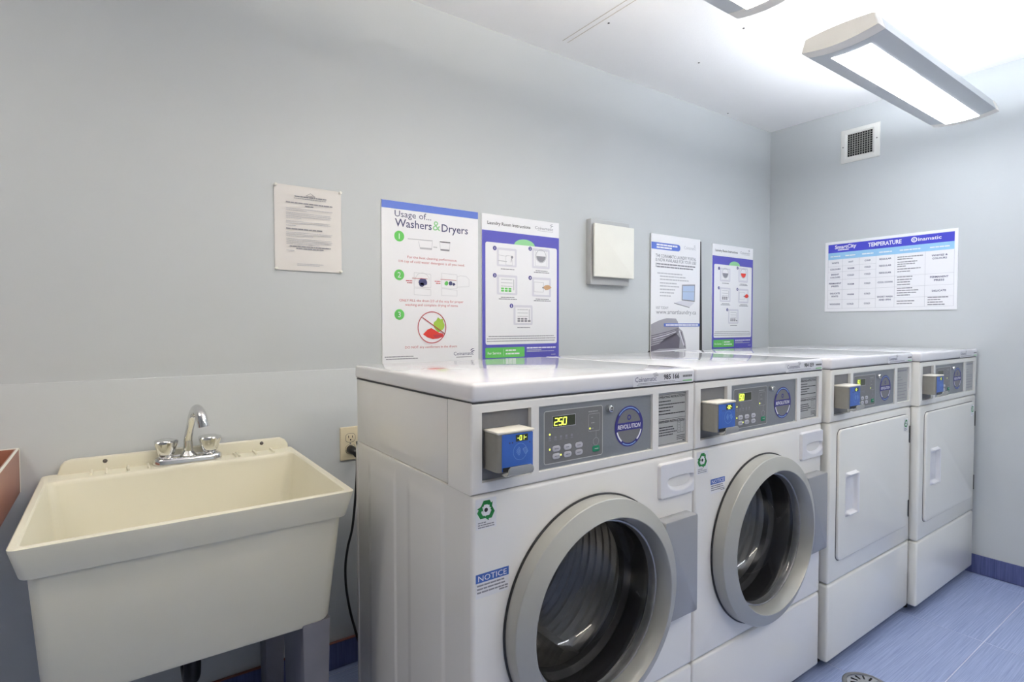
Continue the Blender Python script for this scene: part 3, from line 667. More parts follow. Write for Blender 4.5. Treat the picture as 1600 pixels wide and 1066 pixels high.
# ================================================================== LAUNDRY TUB
def tub():
    t = thing('laundry_sink', 'cream plastic laundry tub on grey legs with chrome faucet', 'sink', (-0.402, -0.3, 0))
    ox, oy = 0.402, 0.3; RZ = 0.792
    X0, X1, Y0, Y1 = -0.713, -0.091, -0.612, -0.018
    def lp(a, b, c, d, z, r): return [(x + ox, y + oy, z) for x, y in rr(a, b, c, d, r, 5)]
    def ins(k, z, r, back=None, kf=None, kl=None, kr=None):
        return lp(X0 + (kl if kl is not None else k), X1 - (kr if kr is not None else k), Y0 + (kf if kf is not None else k), Y1 - (k if back is None else back), z, r)
    L = [ins(0.060, 0.468, 0.03, 0.02, 0.055, 0.044, 0.052), ins(0.050, 0.463 + 0.018, 0.03, 0.012, 0.047, 0.038, 0.045),
         ins(0.024, 0.728, 0.02, 0.008), ins(0.015, 0.7285, 0.018, 0.004), ins(0.013, 0.733, 0.018, 0.004), ins(0.001, 0.786, 0.014, 0.0), ins(0.0005, 0.790, 0.014, 0.0), ins(0.003, RZ, 0.013, 0.002),
         ins(0.013, RZ, 0.014, 0.086), ins(0.0165, RZ - 0.003, 0.016, 0.0885), ins(0.019, RZ - 0.012, 0.018, 0.090), ins(0.048, 0.52, 0.04, 0.12), ins(0.075, 0.492, 0.05, 0.14), ins(0.12, 0.488, 0.05, 0.18)]
    V, F = loft(L, True, True); link('basin', pdata(V, F), 'tub', t)
    # backsplash: a low upright with rounded ends
    P = [(X0 + 0.032, RZ - 0.004), (X1 - 0.012, RZ - 0.004), (X1 - 0.014, 0.806), (X1 - 0.022, 0.818), (X1 - 0.036, 0.826), (X0 + 0.062, 0.829), (X0 + 0.048, 0.8245), (X0 + 0.040, 0.815)]
    me = plate_me([(x + ox, z) for x, z in P], 0.0, 0.018, 0.004, 3); me.transform(Matrix.Translation((0, Y1 + oy + 0.0005, 0)))
    sp = link('backsplash', me, 'tub', t)
    for x, z in ((-0.578, 0.8165), (-0.183, 0.8155)):
        me = lathe_me([(0.0002, 0.0205), (0.004, 0.0195), (0.0055, 0.018), (0.0055, 0.012)], x + ox, z, 14); me.transform(Matrix.Translation((0, Y1 + oy, 0)))
        link('screw', me, 'screwhead', sp)
    for x in (-0.607, -0.575, -0.527, -0.481, -0.262, -0.2535, -0.207, -0.157):
        rbox('soap_rib', 'tub', t, x - 0.003 + ox, x + 0.003 + ox, -0.085 + oy, -0.022 + oy, RZ - 0.002, RZ + 0.006, 0.002, 2)
    for sx, sy in ((0, 0), (1, 0), (0, 1), (1, 1)):
        xa = -0.203 if sx else -0.668; ya = -0.563 if not sy else -0.130; w, d = 0.066, (0.2 if not sy else 0.1)
        L = [[(x + ox, y + oy, z) for x, y in rr(xa + k, xa + w - k, ya + k, ya + d - k, 0.006, 2)] for z, k in ((0.0, 0.012), (0.004, 0.010), (0.476, 0.0))]
        V, F = loft(L, True, True); link('leg', pdata(V, F), 'leg', t)
    link('drain_pipe', tube_me([(0.0, 0.03, 0.488), (0.0, 0.03, 0.36), (0.0, 0.05, 0.27), (0.0, 0.12, 0.25), (0.0, 0.18, 0.30), (0.0, 0.262, 0.33)], 0.02, 14), 'black', t)
    # faucet
    def fr(P): return [(x + ox, y + oy, z) for x, y, z in P]
    fy = -0.060
    def st(k, z): return [(x + ox, y + oy, z) for x, y in rr(-0.471 + k, -0.297 - k, fy - 0.028 + k, fy + 0.028 - k, 0.0279 - k, 8)]
    V, F = loft([st(0.0, RZ - 0.001), st(0.0, RZ + 0.012), st(0.003, RZ + 0.017), st(0.007, RZ + 0.019), st(0.01, RZ + 0.016), st(0.02, RZ + 0.0165)], True, True)
    fc = link('faucet', pdata(V, F), 'chrome', t); fc['label'] = 'chrome two-handle faucet'
    sx = -0.384
    base = [(0.021, RZ + 0.012), (0.021, RZ + 0.020), (0.017, RZ + 0.026), (0.0125, RZ + 0.032), (0.0115, RZ + 0.06)]
    link('spout_base', lathe_z(base, sx + ox, fy + oy, 24), 'chrome', fc)
    link('spout', tube_me(fr([(sx, fy, RZ + 0.045), (sx, fy, RZ + 0.066), (sx + 0.004, fy - 0.016, RZ + 0.100), (sx + 0.010, fy - 0.045, RZ + 0.142), (sx + 0.015, fy - 0.080, RZ + 0.160), (sx + 0.021, fy - 0.112, RZ + 0.148), (sx + 0.025, fy - 0.124, RZ + 0.122)]), [0.0115, 0.0112, 0.0105, 0.012, 0.0135, 0.0135, 0.0125], 18), 'chrome', fc)
    link('aerator', tube_me(fr([(sx + 0.025, fy - 0.124, RZ + 0.127), (sx + 0.0265, fy - 0.1255, RZ + 0.116)]), [0.0135, 0.0145], 18, 2), 'chrome', fc)
    for hx in (-0.439, -0.330):
        n = 40; L = []
        for z, r, amp in ((0.017, 0.014, 0), (0.022, 0.017, 0), (0.024, 0.015, 0.0), (0.030, 0.0195, 0.001), (0.045, 0.0225, 0.0016), (0.056, 0.0255, 0.0026), (0.064, 0.0262, 0.0030), (0.068, 0.024, 0.0026), (0.070, 0.018, 0.001), (0.069, 0.006, 0)):
            r *= 1.1; L.append([(hx + ox + (r + amp * math.cos(5 * a)) * math.cos(a), fy + oy + (r + amp * math.cos(5 * a)) * math.sin(a), RZ + z) for a in [2 * PI * i / n for i in range(n)]])
        V, F = loft(L, True, True); link('handle', pdata(V, F), 'chrome', fc)
    return t
tub()

# copper box at the left
cb = thing('wall_box', 'copper brown box with white edging fixed to wall left of the laundry tub', 'box', (-0.756, 0, 0.755))
def openbox():
    w, d, h, th = 0.42, 0.34, 0.113, 0.008; V, F = [], []
    o = lambda x0, x1, y0, y1, z: [(x0, y0, z), (x1, y0, z), (x1, y1, z), (x0, y1, z)]
    L = [o(-w, 0, -d, -0.006, 0), o(-w, 0, -d, -0.006, h), o(-w + th, -th, -d + th, -0.006 - th, h), o(-w + th, -th, -d + th, -0.006 - th, 0.05)]
    V, F = loft(L, True, True); return pdata(V, F)
link('body', openbox(), 'copper', cb, smooth=False)
for a in ((-0.0045, 0.001, -0.34, -0.006, 0.1125, 0.1150), (-0.42, 0.001, -0.0105, -0.0055, 0.1125, 0.1150), (-0.42, 0.001, -0.341, -0.336, 0.1125, 0.1150), (-0.002, 0.0015, -0.009, -0.0055, 0.0, 0.1125)):
    rbox('edge_strip', 'cover', cb, *a, 0.0006, 1)

# ================================================================== OUTLET AND CORD
ou = thing('wall_outlet', 'ivory duplex wall outlet behind the first washing machine', 'outlet', (0.108, -0.005, 0.7745))
plate('cover_plate', 'ivory', ou, rr(-0.035, 0.035, -0.0575, 0.0575, 0.003), 0.0, 0.006, 0.0025, 3)
for z in (0.0195, -0.0195):
    rc = plate('receptacle', 'ivory', ou, [(x, zz) for x, zz in rr(-0.017, 0.017, z - 0.0145, z + 0.0145, 0.012, 6)], 0.004, 0.0078, 0.0008, 2)
    flat('slot', 'ventdark', rc, [rect(-0.008, -0.0058, z, z + 0.0085), rect(0.0055, 0.0078, z, z + 0.0075), circ(0, z - 0.0065, 0.0026, 12)], 0.0081)
    flat('receptacle_outline', 'screwhead', rc, outline_polys(rr(-0.0175, 0.0175, z - 0.015, z + 0.015, 0.0122, 6), 0.0011), 0.0064)
link('screw', lathe_me([(0.0002, 0.0072), (0.0028, 0.0068), (0.003, 0.006)], 0, 0, 12), 'steel', ou)
pc = thing('power_cord', 'black power cord plugged into the ivory wall outlet', 'cord', (0.108, -0.02, 0.0))
link('plug', tube_me([(0, 0.0068, 0.755), (0, -0.012, 0.754), (0.004, -0.026, 0.748), (0.008, -0.030, 0.735)], [0.0145, 0.0145, 0.011, 0.006], 14, 4), 'black', pc)
link('cable', tube_me([(0.008, -0.030, 0.740), (0.009, -0.028, 0.69), (0.006, -0.02, 0.60), (-0.004, -0.015, 0.49), (-0.020, -0.012, 0.42), (-0.029, -0.012, 0.35), (-0.024, -0.012, 0.26), (-0.003, -0.014, 0.15), (0.03, -0.03, 0.05), (0.12, -0.06, 0.008), (0.2, -0.10, 0.0045)], 0.0042, 10), 'black', pc)

# ================================================================== POSTERS AND SIGNS
TH = 0.0045
def board(name, label, cat, x0, x1, z0, z1, m='paper', th=TH, group=None, off=0.0):
    t = thing(name, label, cat, (x0, -off, z0), 0, group)
    link('board', plate_me(rect(0, x1 - x0, 0, z1 - z0), 0.0002, th, 0.0006, 1), m, t)
    def P(px, py):
        v = at(px, py, 1, -off - th); return (v.x - x0, v.z - z0)
    return t, P
D1_, D2_, D3_ = TH + 0.0004, TH + 0.0008, TH + 0.0012
def tx(P, s, a, b, h, al='L', bold=0.0, shear=0.0):   # text fitted between two photo points
    p, q = P(*a), P(*b); return (s, p[0], (p[1] + q[1]) / 2, h, q[0] - p[0], 'L', bold, shear)
def ln(P, a, b, h):
    p, q = P(*a), P(*b); return words(p[0], q[0], (p[1] + q[1]) / 2, h)
def swoosh(x, z, s): return [[(x + s * a, z + s * b) for a, b in pg] for pg in ([(0, 0.2), (0.5, 0.55), (1, 0.7), (0.55, 0.75), (0.1, 0.5)], [(0.2, -0.2), (0.6, 0.1), (1.15, 0.25), (0.7, 0.35), (0.25, 0.1)])]

# --- usage poster
t, P = board('poster', 'white poster on usage of washers and dryers with blue top band', 'poster', 0.230, 0.636, 1.036, 1.634)
W, H = 0.406, 0.598
flat('top_band', 'blueband', t, [rect(0.0006, W - 0.0006, H - 0.028, H - 0.0006)], D1_)
text('title', 'inknavy', t, [tx(P, 'Usage of...', (616.5, 338), (673.5, 344.5), 0.0225), tx(P, 'Washers', (617, 353), (674.5, 360), 0.0285, bold=0.008), tx(P, 'Dryers', (690, 362), (731, 366.5), 0.0285, bold=0.008)], D1_)
text('ampersand', 'greenlight', t, [tx(P, '&', (676, 359.5), (688, 361.5), 0.036)], D1_)
for px, py, s in ((623.7, 369, '1'), (623.7, 429.6, '2'), (624, 491.6, '3')):
    c = P(px, py); e = flat('step_disc', 'green', t, [circ(c[0], c[1], 0.0195, 28)], D1_)
    text('step_number', 'print_white', e, [(s, c[0], c[1] - 0.010, 0.020, None, 'C')], D2_)
text('caption', 'inkred', t, [tx(P, 'For the best cleaning performance,', (636.5, 403), (714, 409.5), 0.0088), tx(P, '1/4 cup of cold water detergent is all you need.', (623, 410), (726, 416), 0.0088),
     tx(P, 'ONLY FILL the drum 2/3 of the way for proper', (624, 470.5), (724, 474), 0.0088), tx(P, 'washing and complete drying of items.', (633, 477.5), (716, 480), 0.0088), tx(P, 'DO NOT dry comforters in the dryers', (633, 544), (714, 543.5), 0.0088)], D1_)
flat('cup_picture', 'inklight', t, [[P(637, 372.5), P(676, 376), P(676, 377.2), P(637, 373.7)]] + [seg2(P(654, 377), P(656.5, 389), .0014), seg2(P(675.5, 378), P(674.5, 390.5), .0014), seg2(P(656.5, 389), P(674.5, 390.5), .0014), [P(656, 386.5), P(674.8, 388), P(674.5, 390.5), P(656.5, 389)], seg2(P(687, 379), P(688.3, 391), .0012), seg2(P(703, 381), P(702, 393), .0012), [P(677, 385.5), P(683, 386), P(683, 387.5), P(677, 387)]], D1_)
flat('cup_picture_dark', 'ink', t, [[P(687, 377.3), P(703.5, 379), P(703.5, 380.2), P(687, 378.5)]], D1_)
flat('cup_picture_base', 'inkgrey', t, [[P(688, 389.3), P(702.5, 390.5), P(702, 393), P(688.3, 391.5)]], D1_)
def box4(a, b): return [P(a[0], a[1]), P(b[0], a[1] + (b[0] - a[0]) * 0.11), P(b[0], b[1]), P(a[0], b[1] - (b[0] - a[0]) * 0.05)]
flat('machine_picture', 'inklight', t, outline_polys(box4((647, 426), (673, 450)), .001) + outline_polys(box4((647, 450), (673, 462)), .001) + outline_polys(box4((690, 427), (714, 451)), .001) + outline_polys(box4((690, 451), (714, 463)), .001) + outline_polys([P(714, 433), P(719, 431), P(728, 432), P(733, 437), P(733, 448), P(714, 449)], .001) + ring_polys(*P(660, 439), .030, .029, 24, 0, 180), D1_)
flat('fill_line', 'redring', t, [seg2(P(644, 434.8), P(668, 436), .0018), seg2(P(688, 436.5), P(713, 438.5), .0018)] + ln(P, (634, 439), (645, 440), .003) + ln(P, (636, 442.3), (645, 443), .003) + ln(P, (679, 440), (688, 441), .003) + ln(P, (681, 443), (688, 444), .003), D2_)
blob = lambda c, r, n, s: [[(c[0] + random.uniform(-r, r) + s * random.uniform(.5, 1) * math.cos(2 * PI * i / 7) * 1.0, c[1] + s * random.uniform(.4, .9) * math.sin(2 * PI * i / 7)) for i in range(7)] for _ in range(n)]
def poly_blob(cx, cz, rx, rz, n=9):
    return [(cx + rx * random.uniform(.75, 1.1) * math.cos(2 * PI * i / n), cz + rz * random.uniform(.75, 1.1) * math.sin(2 * PI * i / n)) for i in range(n)]
flat('clothes_picture', 'inknavy', t, [poly_blob(*P(661, 440.5), .020, .014), poly_blob(*P(659, 445), .012, .009), poly_blob(*P(704, 443), .010, .010), poly_blob(*P(709, 444.5), .007, .006)], D1_ + .0001)
flat('clothes_picture_green', 'green', t, [poly_blob(*P(697.5, 443), .010, .009)], D1_ + .0001)
c = P(675, 511.8)
flat('comforter_green', 'lime', t, [poly_blob(*P(686.5, 508), .024, .028, 14)], D1_)
flat('comforter_red', 'red', t, [[P(661, 522.5), P(668, 515), P(674, 512.8), P(681, 517), P(686, 520), P(692.5, 521.5), P(692.5, 526), P(685, 529), P(676, 530), P(668, 527.5)]], D2_)
flat('comforter_fold', 'redring', t, [[P(676, 524), P(684, 522.5), P(692, 523), P(690, 526.5), P(680, 528)]], D3_)
flat('prohibition_sign', 'redring', t, ring_polys(c[0], c[1], .0605, .0572, 48) + [seg2(P(660, 496.3), P(694, 521), .0034)], D3_ + .0003)
text('lettering', 'inknavy', t, [tx(P, 'Coinamatic', (709, 555.5), (740, 554.5), 0.0135)], D1_)
flat('logo_swoosh', 'inknavy', t, swoosh(*P(735, 550), 0.019), D1_)
flat('small_print', 'inkgrey', t, ln(P, (601, 559), (646, 557.5), .003) + ln(P, (603, 562.5), (654, 560.5), .003) + ln(P, (713, 558.8), (737, 557.8), .0025), D1_)

# --- laundry room instruction posters (two prints of one layout)
def instruct(x0, z0, label, which):
    W, H = 0.404, 0.594
    t, _ = board('poster', label, 'poster', x0, x0 + W, z0, z0 + H)
    def P(px, py): v = at(px, py, 1, -TH); return (v.x - 0.6535, v.z - 1.040)
    flat('indigo_field', 'purple', t, [rect(0.0006, W - 0.0006, 0.0006, H - 0.066)], D1_)
    flat('green_tab', 'greenlight', t, [[(0.214 + 0.055 * math.cos(a), 0.478 + 0.028 * math.sin(a)) for a in [PI * i / 20 for i in range(21)]]], D2_)
    pn = flat('white_panel', 'paper', t, [rr(0.016, W - 0.013, 0.064, 0.481, 0.009, 5)], D2_ + .0001)
    text('title', 'ink', t, [tx(P, 'Laundry Room Instructions', (761.5, 349), (828.5, 358.8), 0.0128, bold=0.012)], D1_)
    text('lettering', 'inkgrey', t, [tx(P, 'Coinamatic', (836, 357.7), (864, 361.5), 0.0125)], D1_)
    flat('logo_swoosh', 'inkgrey', t, swoosh(*P(859.5, 355), 0.016), D1_)
    flat('small_print', 'inklight', t, ln(P, (840, 361), (864, 363.5), .002), D1_)
    dd = D2_ + .0005
    boxes = {'1': (776, 388, 807, 417), '2': (831, 389, 858.5, 420), '3': (776, 430, 808, 461), '4': (831, 434, 860.5, 464), '5': (802, 477, 832, 508)}
    for k, (a, b, c, d) in boxes.items():
        p, q = P(a, (b + d) / 2), P(c, (b + d) / 2); zt, zb = P((a + c) / 2, b)[1], P((a + c) / 2, d)[1]
        x0_, x1_ = p[0], q[0]; h = zt - zb; w = x1_ - x0_
        pic = flat('picture', 'lav', t, [rr(x0_, x1_, zb, zt, 0.006)], dd)
        flat('picture_field', 'paper', pic, [rect(x0_ + .1 * w, x1_ - .1 * w, zb + .1 * h, zt - .12 * h)], dd + .0003)
        n = ((x0_ - 0.010), zt - 0.004)
        e = flat('step_disc', 'badge', t, [circ(n[0], n[1], 0.0092, 18)], dd)
        text('step_number', 'print_white', e, [(k, n[0], n[1] - 0.0048, 0.0095, None, 'C', 0.02)], dd + .0003)
        cx, cz = (x0_ + x1_) / 2, (zb + zt) / 2; G = []; dk = []; gr = []; tn = []
        if which == 1 and k == '1':
            G += [seg2((x0_ + .05 * w, cz + .1 * h), (cx, cz + .06 * h), .0014), seg2((x0_ + .05 * w, cz - .2 * h), (cx, cz - .22 * h), .003)] + outline_polys(rect(cx - .05 * w, cx + .28 * w, zb + .1 * h, cz + .1 * h), .0014); dk += [circ(cx + .26 * w, cz + .04 * h, .006, 10), seg2((cx + .25 * w, cz), (cx + .2 * w, cz - .25 * h), .0025)]
        elif k == '2' or (which == 2 and k == '1'):
            c_ = (cx, cz + .12 * h); G += outline_polys(rect(x0_ + .18 * w, x1_ - .18 * w, zb + .12 * h, zt - .1 * h), .0012) + ring_polys(*c_, .3 * w, .27 * w, 24)
            (tn if which == 2 and k == '2' else dk).append([(c_[0] + .26 * w * math.cos(a), c_[1] + .26 * w * math.sin(a)) for a in [PI * (1 + i / 12) for i in range(13)]])
        elif k == '4':
            G += outline_polys(rect(x0_ + .1 * w, cx + .1 * w, zb + .25 * h, zt - .25 * h), .0016); tn += [poly_blob(cx + .3 * w, cz, .2 * w, .16 * h)]; dk += [poly_blob(cx + .1 * w, cz - .02 * h, .10 * w, .05 * h)]
        else:
            for r_ in range(3): G += words(x0_ + .2 * w, x1_ - .25 * w, zt - (.24 + .17 * r_) * h, .0028)
            G += [rect(x1_ - .2 * w, x1_ - .16 * w, zb + .25 * h, zt - .2 * h)]
            for j in range(2):
                for i in range(3): (gr if (k == '3' and which == 1) else dk).append(rr(x0_ + (.2 + .18 * i) * w, x0_ + (.34 + .18 * i) * w, zb + (.16 + .11 * j) * h, zb + (.25 + .11 * j) * h, .002))
            if k == '5': dk.append(rr(x0_ + .74 * w, x0_ + .88 * w, zb + .16 * h, zb + .25 * h, .002))
        flat('drawing_lines', 'inklight', pic, G, dd + .0006) if G else None
        flat('drawing_dark', 'inkgrey', pic, dk, dd + .0007) if dk else None
        flat('drawing_green', 'green', pic, gr, dd + .0007) if gr else None
        flat('drawing_color', 'tan' if which == 1 else 'red', pic, tn, dd + .0008) if tn else None
        flat('caption', 'inkgrey', t, words(x0_ + .02, x1_ - .012, zb - .012, .0035) + (words(x0_ + .01, x1_ - .002, zb - .019, .0035) if k in '234' else []), dd)
    flat('small_print', 'inkgrey', t, words(0.030, 0.375, 0.096, .0032, gap=.35) + words(0.022, 0.382, 0.0865, .0032, gap=.35) + words(0.022, 0.382, 0.0765, .0032, gap=.35), dd)
    gb = flat('green_box', 'green', t, [rr(0.015, 0.213, 0.010, 0.052, 0.004)], D2_)
    text('lettering', 'print_white', gb, [('For Service', 0.026, 0.024, 0.0105, 0.066, 'L', 0.015)], D3_)
    flat('small_print', 'print_white', gb, words(0.115, 0.175, 0.036, .006) + words(0.115, 0.192, 0.022, .006) + [rect(0.104, 0.105, 0.018, 0.045)], D3_)
    flat('footer_print', 'print_white', t, words(0.225, 0.385, 0.044, .0055), D2_)
    flat('footer_lines', 'inklight', t, words(0.225, 0.305, 0.036, .003) + words(0.225, 0.375, 0.030, .003) + words(0.36, 0.388, 0.014, .0032), D2_)
    return t
instruct(0.6535, 1.040, 'indigo laundry room instructions poster beside the usage poster', 1)
instruct(2.181, 1.047, 'indigo laundry room instructions poster beside the room corner', 2)

# --- laundry portal poster and the black board behind it
bb = thing('backing_board', 'black board peeking out behind the portal poster with laptop picture', 'board', (1.688, 0.0, 1.034))
me = plate_me([(0.002, 0.002), (0.406, 0.002), (0.391, 0.607), (-0.013, 0.607)], 0.0005, 0.005, 0.0008, 1); link('board', me, 'black', bb)
link('lower_edge', plate_me([(-0.048, 0.009), (0.03, 0.009), (0.03, 0.028), (-0.012, 0.026)], 0.0012, 0.0052, 0.0006, 1), 'black', bb)
t, P = board('poster', 'white laundry portal poster with laptop and folded denim pictures', 'poster', 1.662, 2.062, 1.046, 1.649, off=0.0058)
a, b, c, d = P(1018.5, 376.5), P(1063, 383), P(1062.5, 394), P(1018.5, 388.3)
pl_ = flat('blue_tab', 'blueband', t, [[(0.0006, a[1] - .003)] + [(q[0], q[1]) for q in [(b[0] - .014, a[1] - .003), (b[0] - .004, a[1] - .008), (b[0], a[1] - .018), (b[0], d[1] + .016), (b[0] - .004, d[1] + .006), (b[0] - .014, d[1])]] + [(0.0006, d[1])]], D1_)
th_ = a[1] - .003 - d[1]
flat('tab_print', 'print_white', pl_, words(0.040, b[0] - .025, d[1] + .56 * th_, .24 * th_, gap=.3) + words(0.040, b[0] - .07, d[1] + .18 * th_, .24 * th_, gap=.3), D2_)
text('lettering', 'inklight', t, [tx(P, 'Coinamatic', (1069, 389.5), (1087, 391.5), 0.017)], D1_)
flat('logo_swoosh', 'inklight', t, swoosh(*P(1084, 387), 0.016), D1_)
text('title', 'inkgrey', t, [tx(P, 'THE COINAMATIC LAUNDRY PORTAL', (1024.5, 402), (1087.5, 407.7), 0.0165, bold=.01), tx(P, 'IS NOW AVAILABLE FOR YOUR USE!', (1024.5, 408.5), (1087.5, 413.5), 0.0165, bold=.01)], D1_)
G = [rect(P(1024.6, 413)[0], P(1024.6, 413)[0] + .004, P(1024.6, 417)[1], P(1024.6, 410.5)[1])] + ln(P, (1026, 414.5), (1087, 417.5), .007) + ln(P, (1026, 418.5), (1084, 421.5), .007)
flat('body_print', 'inkgrey', t, G, D1_)
G = []
for i, e in enumerate((1066, 1071, 1076, 1057, 1061, 1055, 1053, 1048)): G += ln(P, (1027 if i == 0 else 1031, 428.5 + i * 4.9), (e, 429.5 + i * 4.9), .006)
flat('bullet_print', 'inklight', t, G, D1_)
flat('laptop_screen', 'inkgrey', t, [[P(1065.5, 445), P(1086, 444.8), P(1085.4, 472), P(1065, 469.5)]], D1_)
flat('laptop_display', 'screenblue', t, [[P(1066.8, 446.8), P(1085, 446.6), P(1084.4, 470), P(1066.3, 468)]], D2_)
flat('laptop_keyboard', 'lav', t, [[P(1053, 473.5), P(1065.5, 470), P(1085.4, 472.6), P(1077, 480.5)]], D1_)
flat('laptop_shade', 'inkgrey', t, [seg2(P(1053, 473.8), P(1077, 480.8), .004), seg2(P(1066.5, 456), P(1085, 456.2), .002)], D3_)
text('web_address', 'inkgrey', t, [tx(P, 'VISIT TODAY!', (1024.5, 483), (1044, 483.3), 0.014), tx(P, 'www.smartlaundry.ca', (1025, 490.8), (1087.5, 491.3), 0.022)], D1_)
flat('denim_picture', 'denim', t, [[(.0008, P(1018, 507)[1]), P(1024, 503.5), P(1032, 500), P(1042, 497.3), P(1056, 498), P(1059, 503), P(1061, 513), P(1066, 517.5), P(1070.5, 533), P(1072, 545), (.0008, .001)]], D1_)
G = []
for i in range(5): G.append(seg2((.002, P(1018, 525 + 3.3 * i)[1]), P(1043, 518.5 + 3.3 * i), .004)); G.append(seg2(P(1043, 518.5 + 3.3 * i), P(1060, 513 + 1.6 * i), .0035))
G += [[P(1030, 537), P(1040, 528), P(1056, 520), P(1062, 528), P(1061, 544), P(1030, 545.5)], [(.001, P(1018, 541)[1]), P(1030, 537), P(1030, 545.5), (.001, .002)], seg2(P(1064, 519), P(1070, 543), .006)]
flat('denim_folds', 'denimdark', t, G, D2_)
flat('denim_light', 'lav', t, [seg2(P(1061, 517), P(1068.5, 540), .008), seg2(P(1020, 530), P(1056, 518.5), .003)], D3_)
a, b = P(1037, 504.8), P(1094, 510.3)
e = flat('blue_bar', 'blueband', t, [rect(a[0], 0.3994, b[1], a[1] - .002)], D3_ + .0002)
flat('bar_print', 'print_white', e, words(a[0] + .015, 0.388, (a[1] + b[1]) / 2 - .005, .0075, gap=.25), D3_ + .0006)

# --- typed notice sheet with four white pins
t = thing('notice_sheet', 'typed white paper notice pinned to wall above the laundry tub', 'notice', (-0.1295, 0, 1.363))
V = []; F = []
for j in range(13):
    for i in range(9):
        u, v = i / 8, j / 12; V.append((u * 0.216, -0.0025 - 0.006 * math.sin(PI * u) * (0.25 + 0.75 * abs(2 * v - 1) ** 2) * 0.4 , v * 0.2755))
for j in range(12):
    for i in range(8): q = j * 9 + i; F.append((q, q + 1, q + 10, q + 9))
n = len(V); V += [(x, y + 0.0004, z) for x, y, z in V]; F += [tuple(k + n for k in reversed(f)) for f in F]
link('sheet', pdata(V, F, False), 'sheet', t)
dd = 0.0058
G = words(.062, .165, .2400, .0035) + words(.060, .165, .2345, .002); Gb = words(.035, .185, .2185, .0036, gap=.3) + words(.095, .125, .2105, .0036, gap=.3) + words(.035, .155, .1335, .0040, gap=.3) + words(.045, .178, .0775, .0032, gap=.3) + words(.066, .158, .0705, .0032, gap=.3)
flat('heading_print', 'inkgrey', t, Gb + G + outline_polys([(.098, .246), (.113, .256), (.128, .246)], .0012), dd)
G = []
for z, e in ((.2005, .185), (.195, .10), (.186, .18), (.1805, .182), (.175, .178), (.1695, .085), (.159, .175), (.1535, .178), (.145, .065), (.123, .184), (.1175, .18), (.112, .12), (.102, .18), (.0965, .184), (.091, .18), (.0855, .14), (.064, .06), (.022, .155), (.017, .14)):
    G += words(.035 if z > .03 else .068, e, z, .0019)
flat('body_print', 'inklight', t, G, dd)
for x, z in ((.004, .2715), (.212, .2715), (.004, .004), (.212, .004)):
    link('pin', lathe_me([(.0003, .0125), (.0038, .0125), (.0048, .0105), (.0028, .008), (.0028, .005), (.005, .0035), (.005, .0)], x, z, 14), 'cover', t)

# --- temperature chart on the right wall
t = thing('wall_chart', 'blue and white washing temperature chart on wall under the air vent', 'chart', (XR, -0.338, 1.258), -PI / 2)
CW, CH = 0.617, 0.394
link('board', plate_me(rect(0, CW, 0, CH), 0.0002, TH, 0.0006, 1), 'paper', t)
def P(px, py): v = at(px, py, 0, XR - TH); return (-0.338 - v.y, v.z - 1.258)
flat('title_band', 'chartblue', t, [rect(.017, CW - .014, CH - .062, CH - .015)], D1_)
flat('heading_band', 'sky', t, [rect(.017, CW - .014, CH - .100, CH - .062)], D1_)
zt = CH - .047
text('lettering', 'print_white', t, [('SmartCity', .052, zt + .006, .019, .112, 'L', .03)], D2_)
text('title', 'print_white', t, [('TEMPERATURE', .222, zt, .0205, .157, 'L', .03)], D2_)
text('lettering', 'print_white', t, [('inamatic', .452, zt + .003, .017, .098, 'L', .02)], D2_)
e = flat('logo_disc', 'print_white', t, ring_polys(.435, zt + .0115, .0135, .0085, 24), D2_)
flat('logo_mark', 'print_white', e, ring_polys(.435, zt + .0115, .0055, .0025, 16, 40, 320), D2_)
flat('sub_print', 'print_white', t, words(.068, .13, zt - .004, .0055, gap=.15), D2_)
cols = [.017, .094, .180, .262, .350, .484, CW - .014]
G = []
for i in range(6):
    m_ = (cols[i] + cols[i + 1]) / 2; w = (cols[i + 1] - cols[i]) * .34
    G += words(m_ - w, m_ + w, CH - .086, .006)
flat('heading_print', 'print_white', t, G, D2_)
rows = [CH - .100, CH - .139, CH - .171, CH - .214, CH - .271, CH - .327, .018]
G = [rect(x - .0005, x + .0005, .018, rows[0]) for x in cols]
for k, z in enumerate(rows[1:]):
    G.append(rect(cols[0], cols[3], z - .0005, z + .0005))
    if k >= 2: G.append(rect(cols[4], cols[6], z - .0005, z + .0005))
    if k in (2, 3, 5): G.append(rect(cols[3], cols[4], z - .0005, z + .0005))
flat('table_rules', 'inklight', t, G, D1_)
mid = lambda i: (cols[i] + cols[i + 1]) / 2
rz = [(rows[i] + rows[i + 1]) / 2 for i in range(6)]
I = []
def ctext(s, col, z, w, h=.0085): I.append((s, mid(col), z - h / 2, h, w, 'C', .02))
ctext('WHITE', 0, rz[0], .038); ctext('COLOURS', 0, rz[1], .054); ctext('BRIGHT', 0, rz[2] + .008, .042); ctext('COLOURS', 0, rz[2] - .008, .052)
ctext('PERMANENT', 0, rz[3] + .008, .066); ctext('PRESS', 0, rz[3] - .008, .038); ctext('DELICATE', 0, rz[4] + .008, .052); ctext('KNITS', 0, rz[4] - .008, .034); ctext('WOOLENS', 0, rz[5], .056)
for k, s in enumerate(('HOT', 'WARM', 'COLD', 'WARM', 'WARM', 'COLD')): ctext(s, 1, rz[k], .024 if s == 'HOT' else .034)
for k in range(6): ctext('COLD', 2, rz[k], .030)
for k in range(3): ctext('REGULAR', 3, rz[k], .056)
ctext('COOL DOWN', 3, rz[3], .070); ctext('SHORT WASH', 3, rz[4] - .020, .072); ctext('AND SPIN', 3, rz[4] - .036, .056)
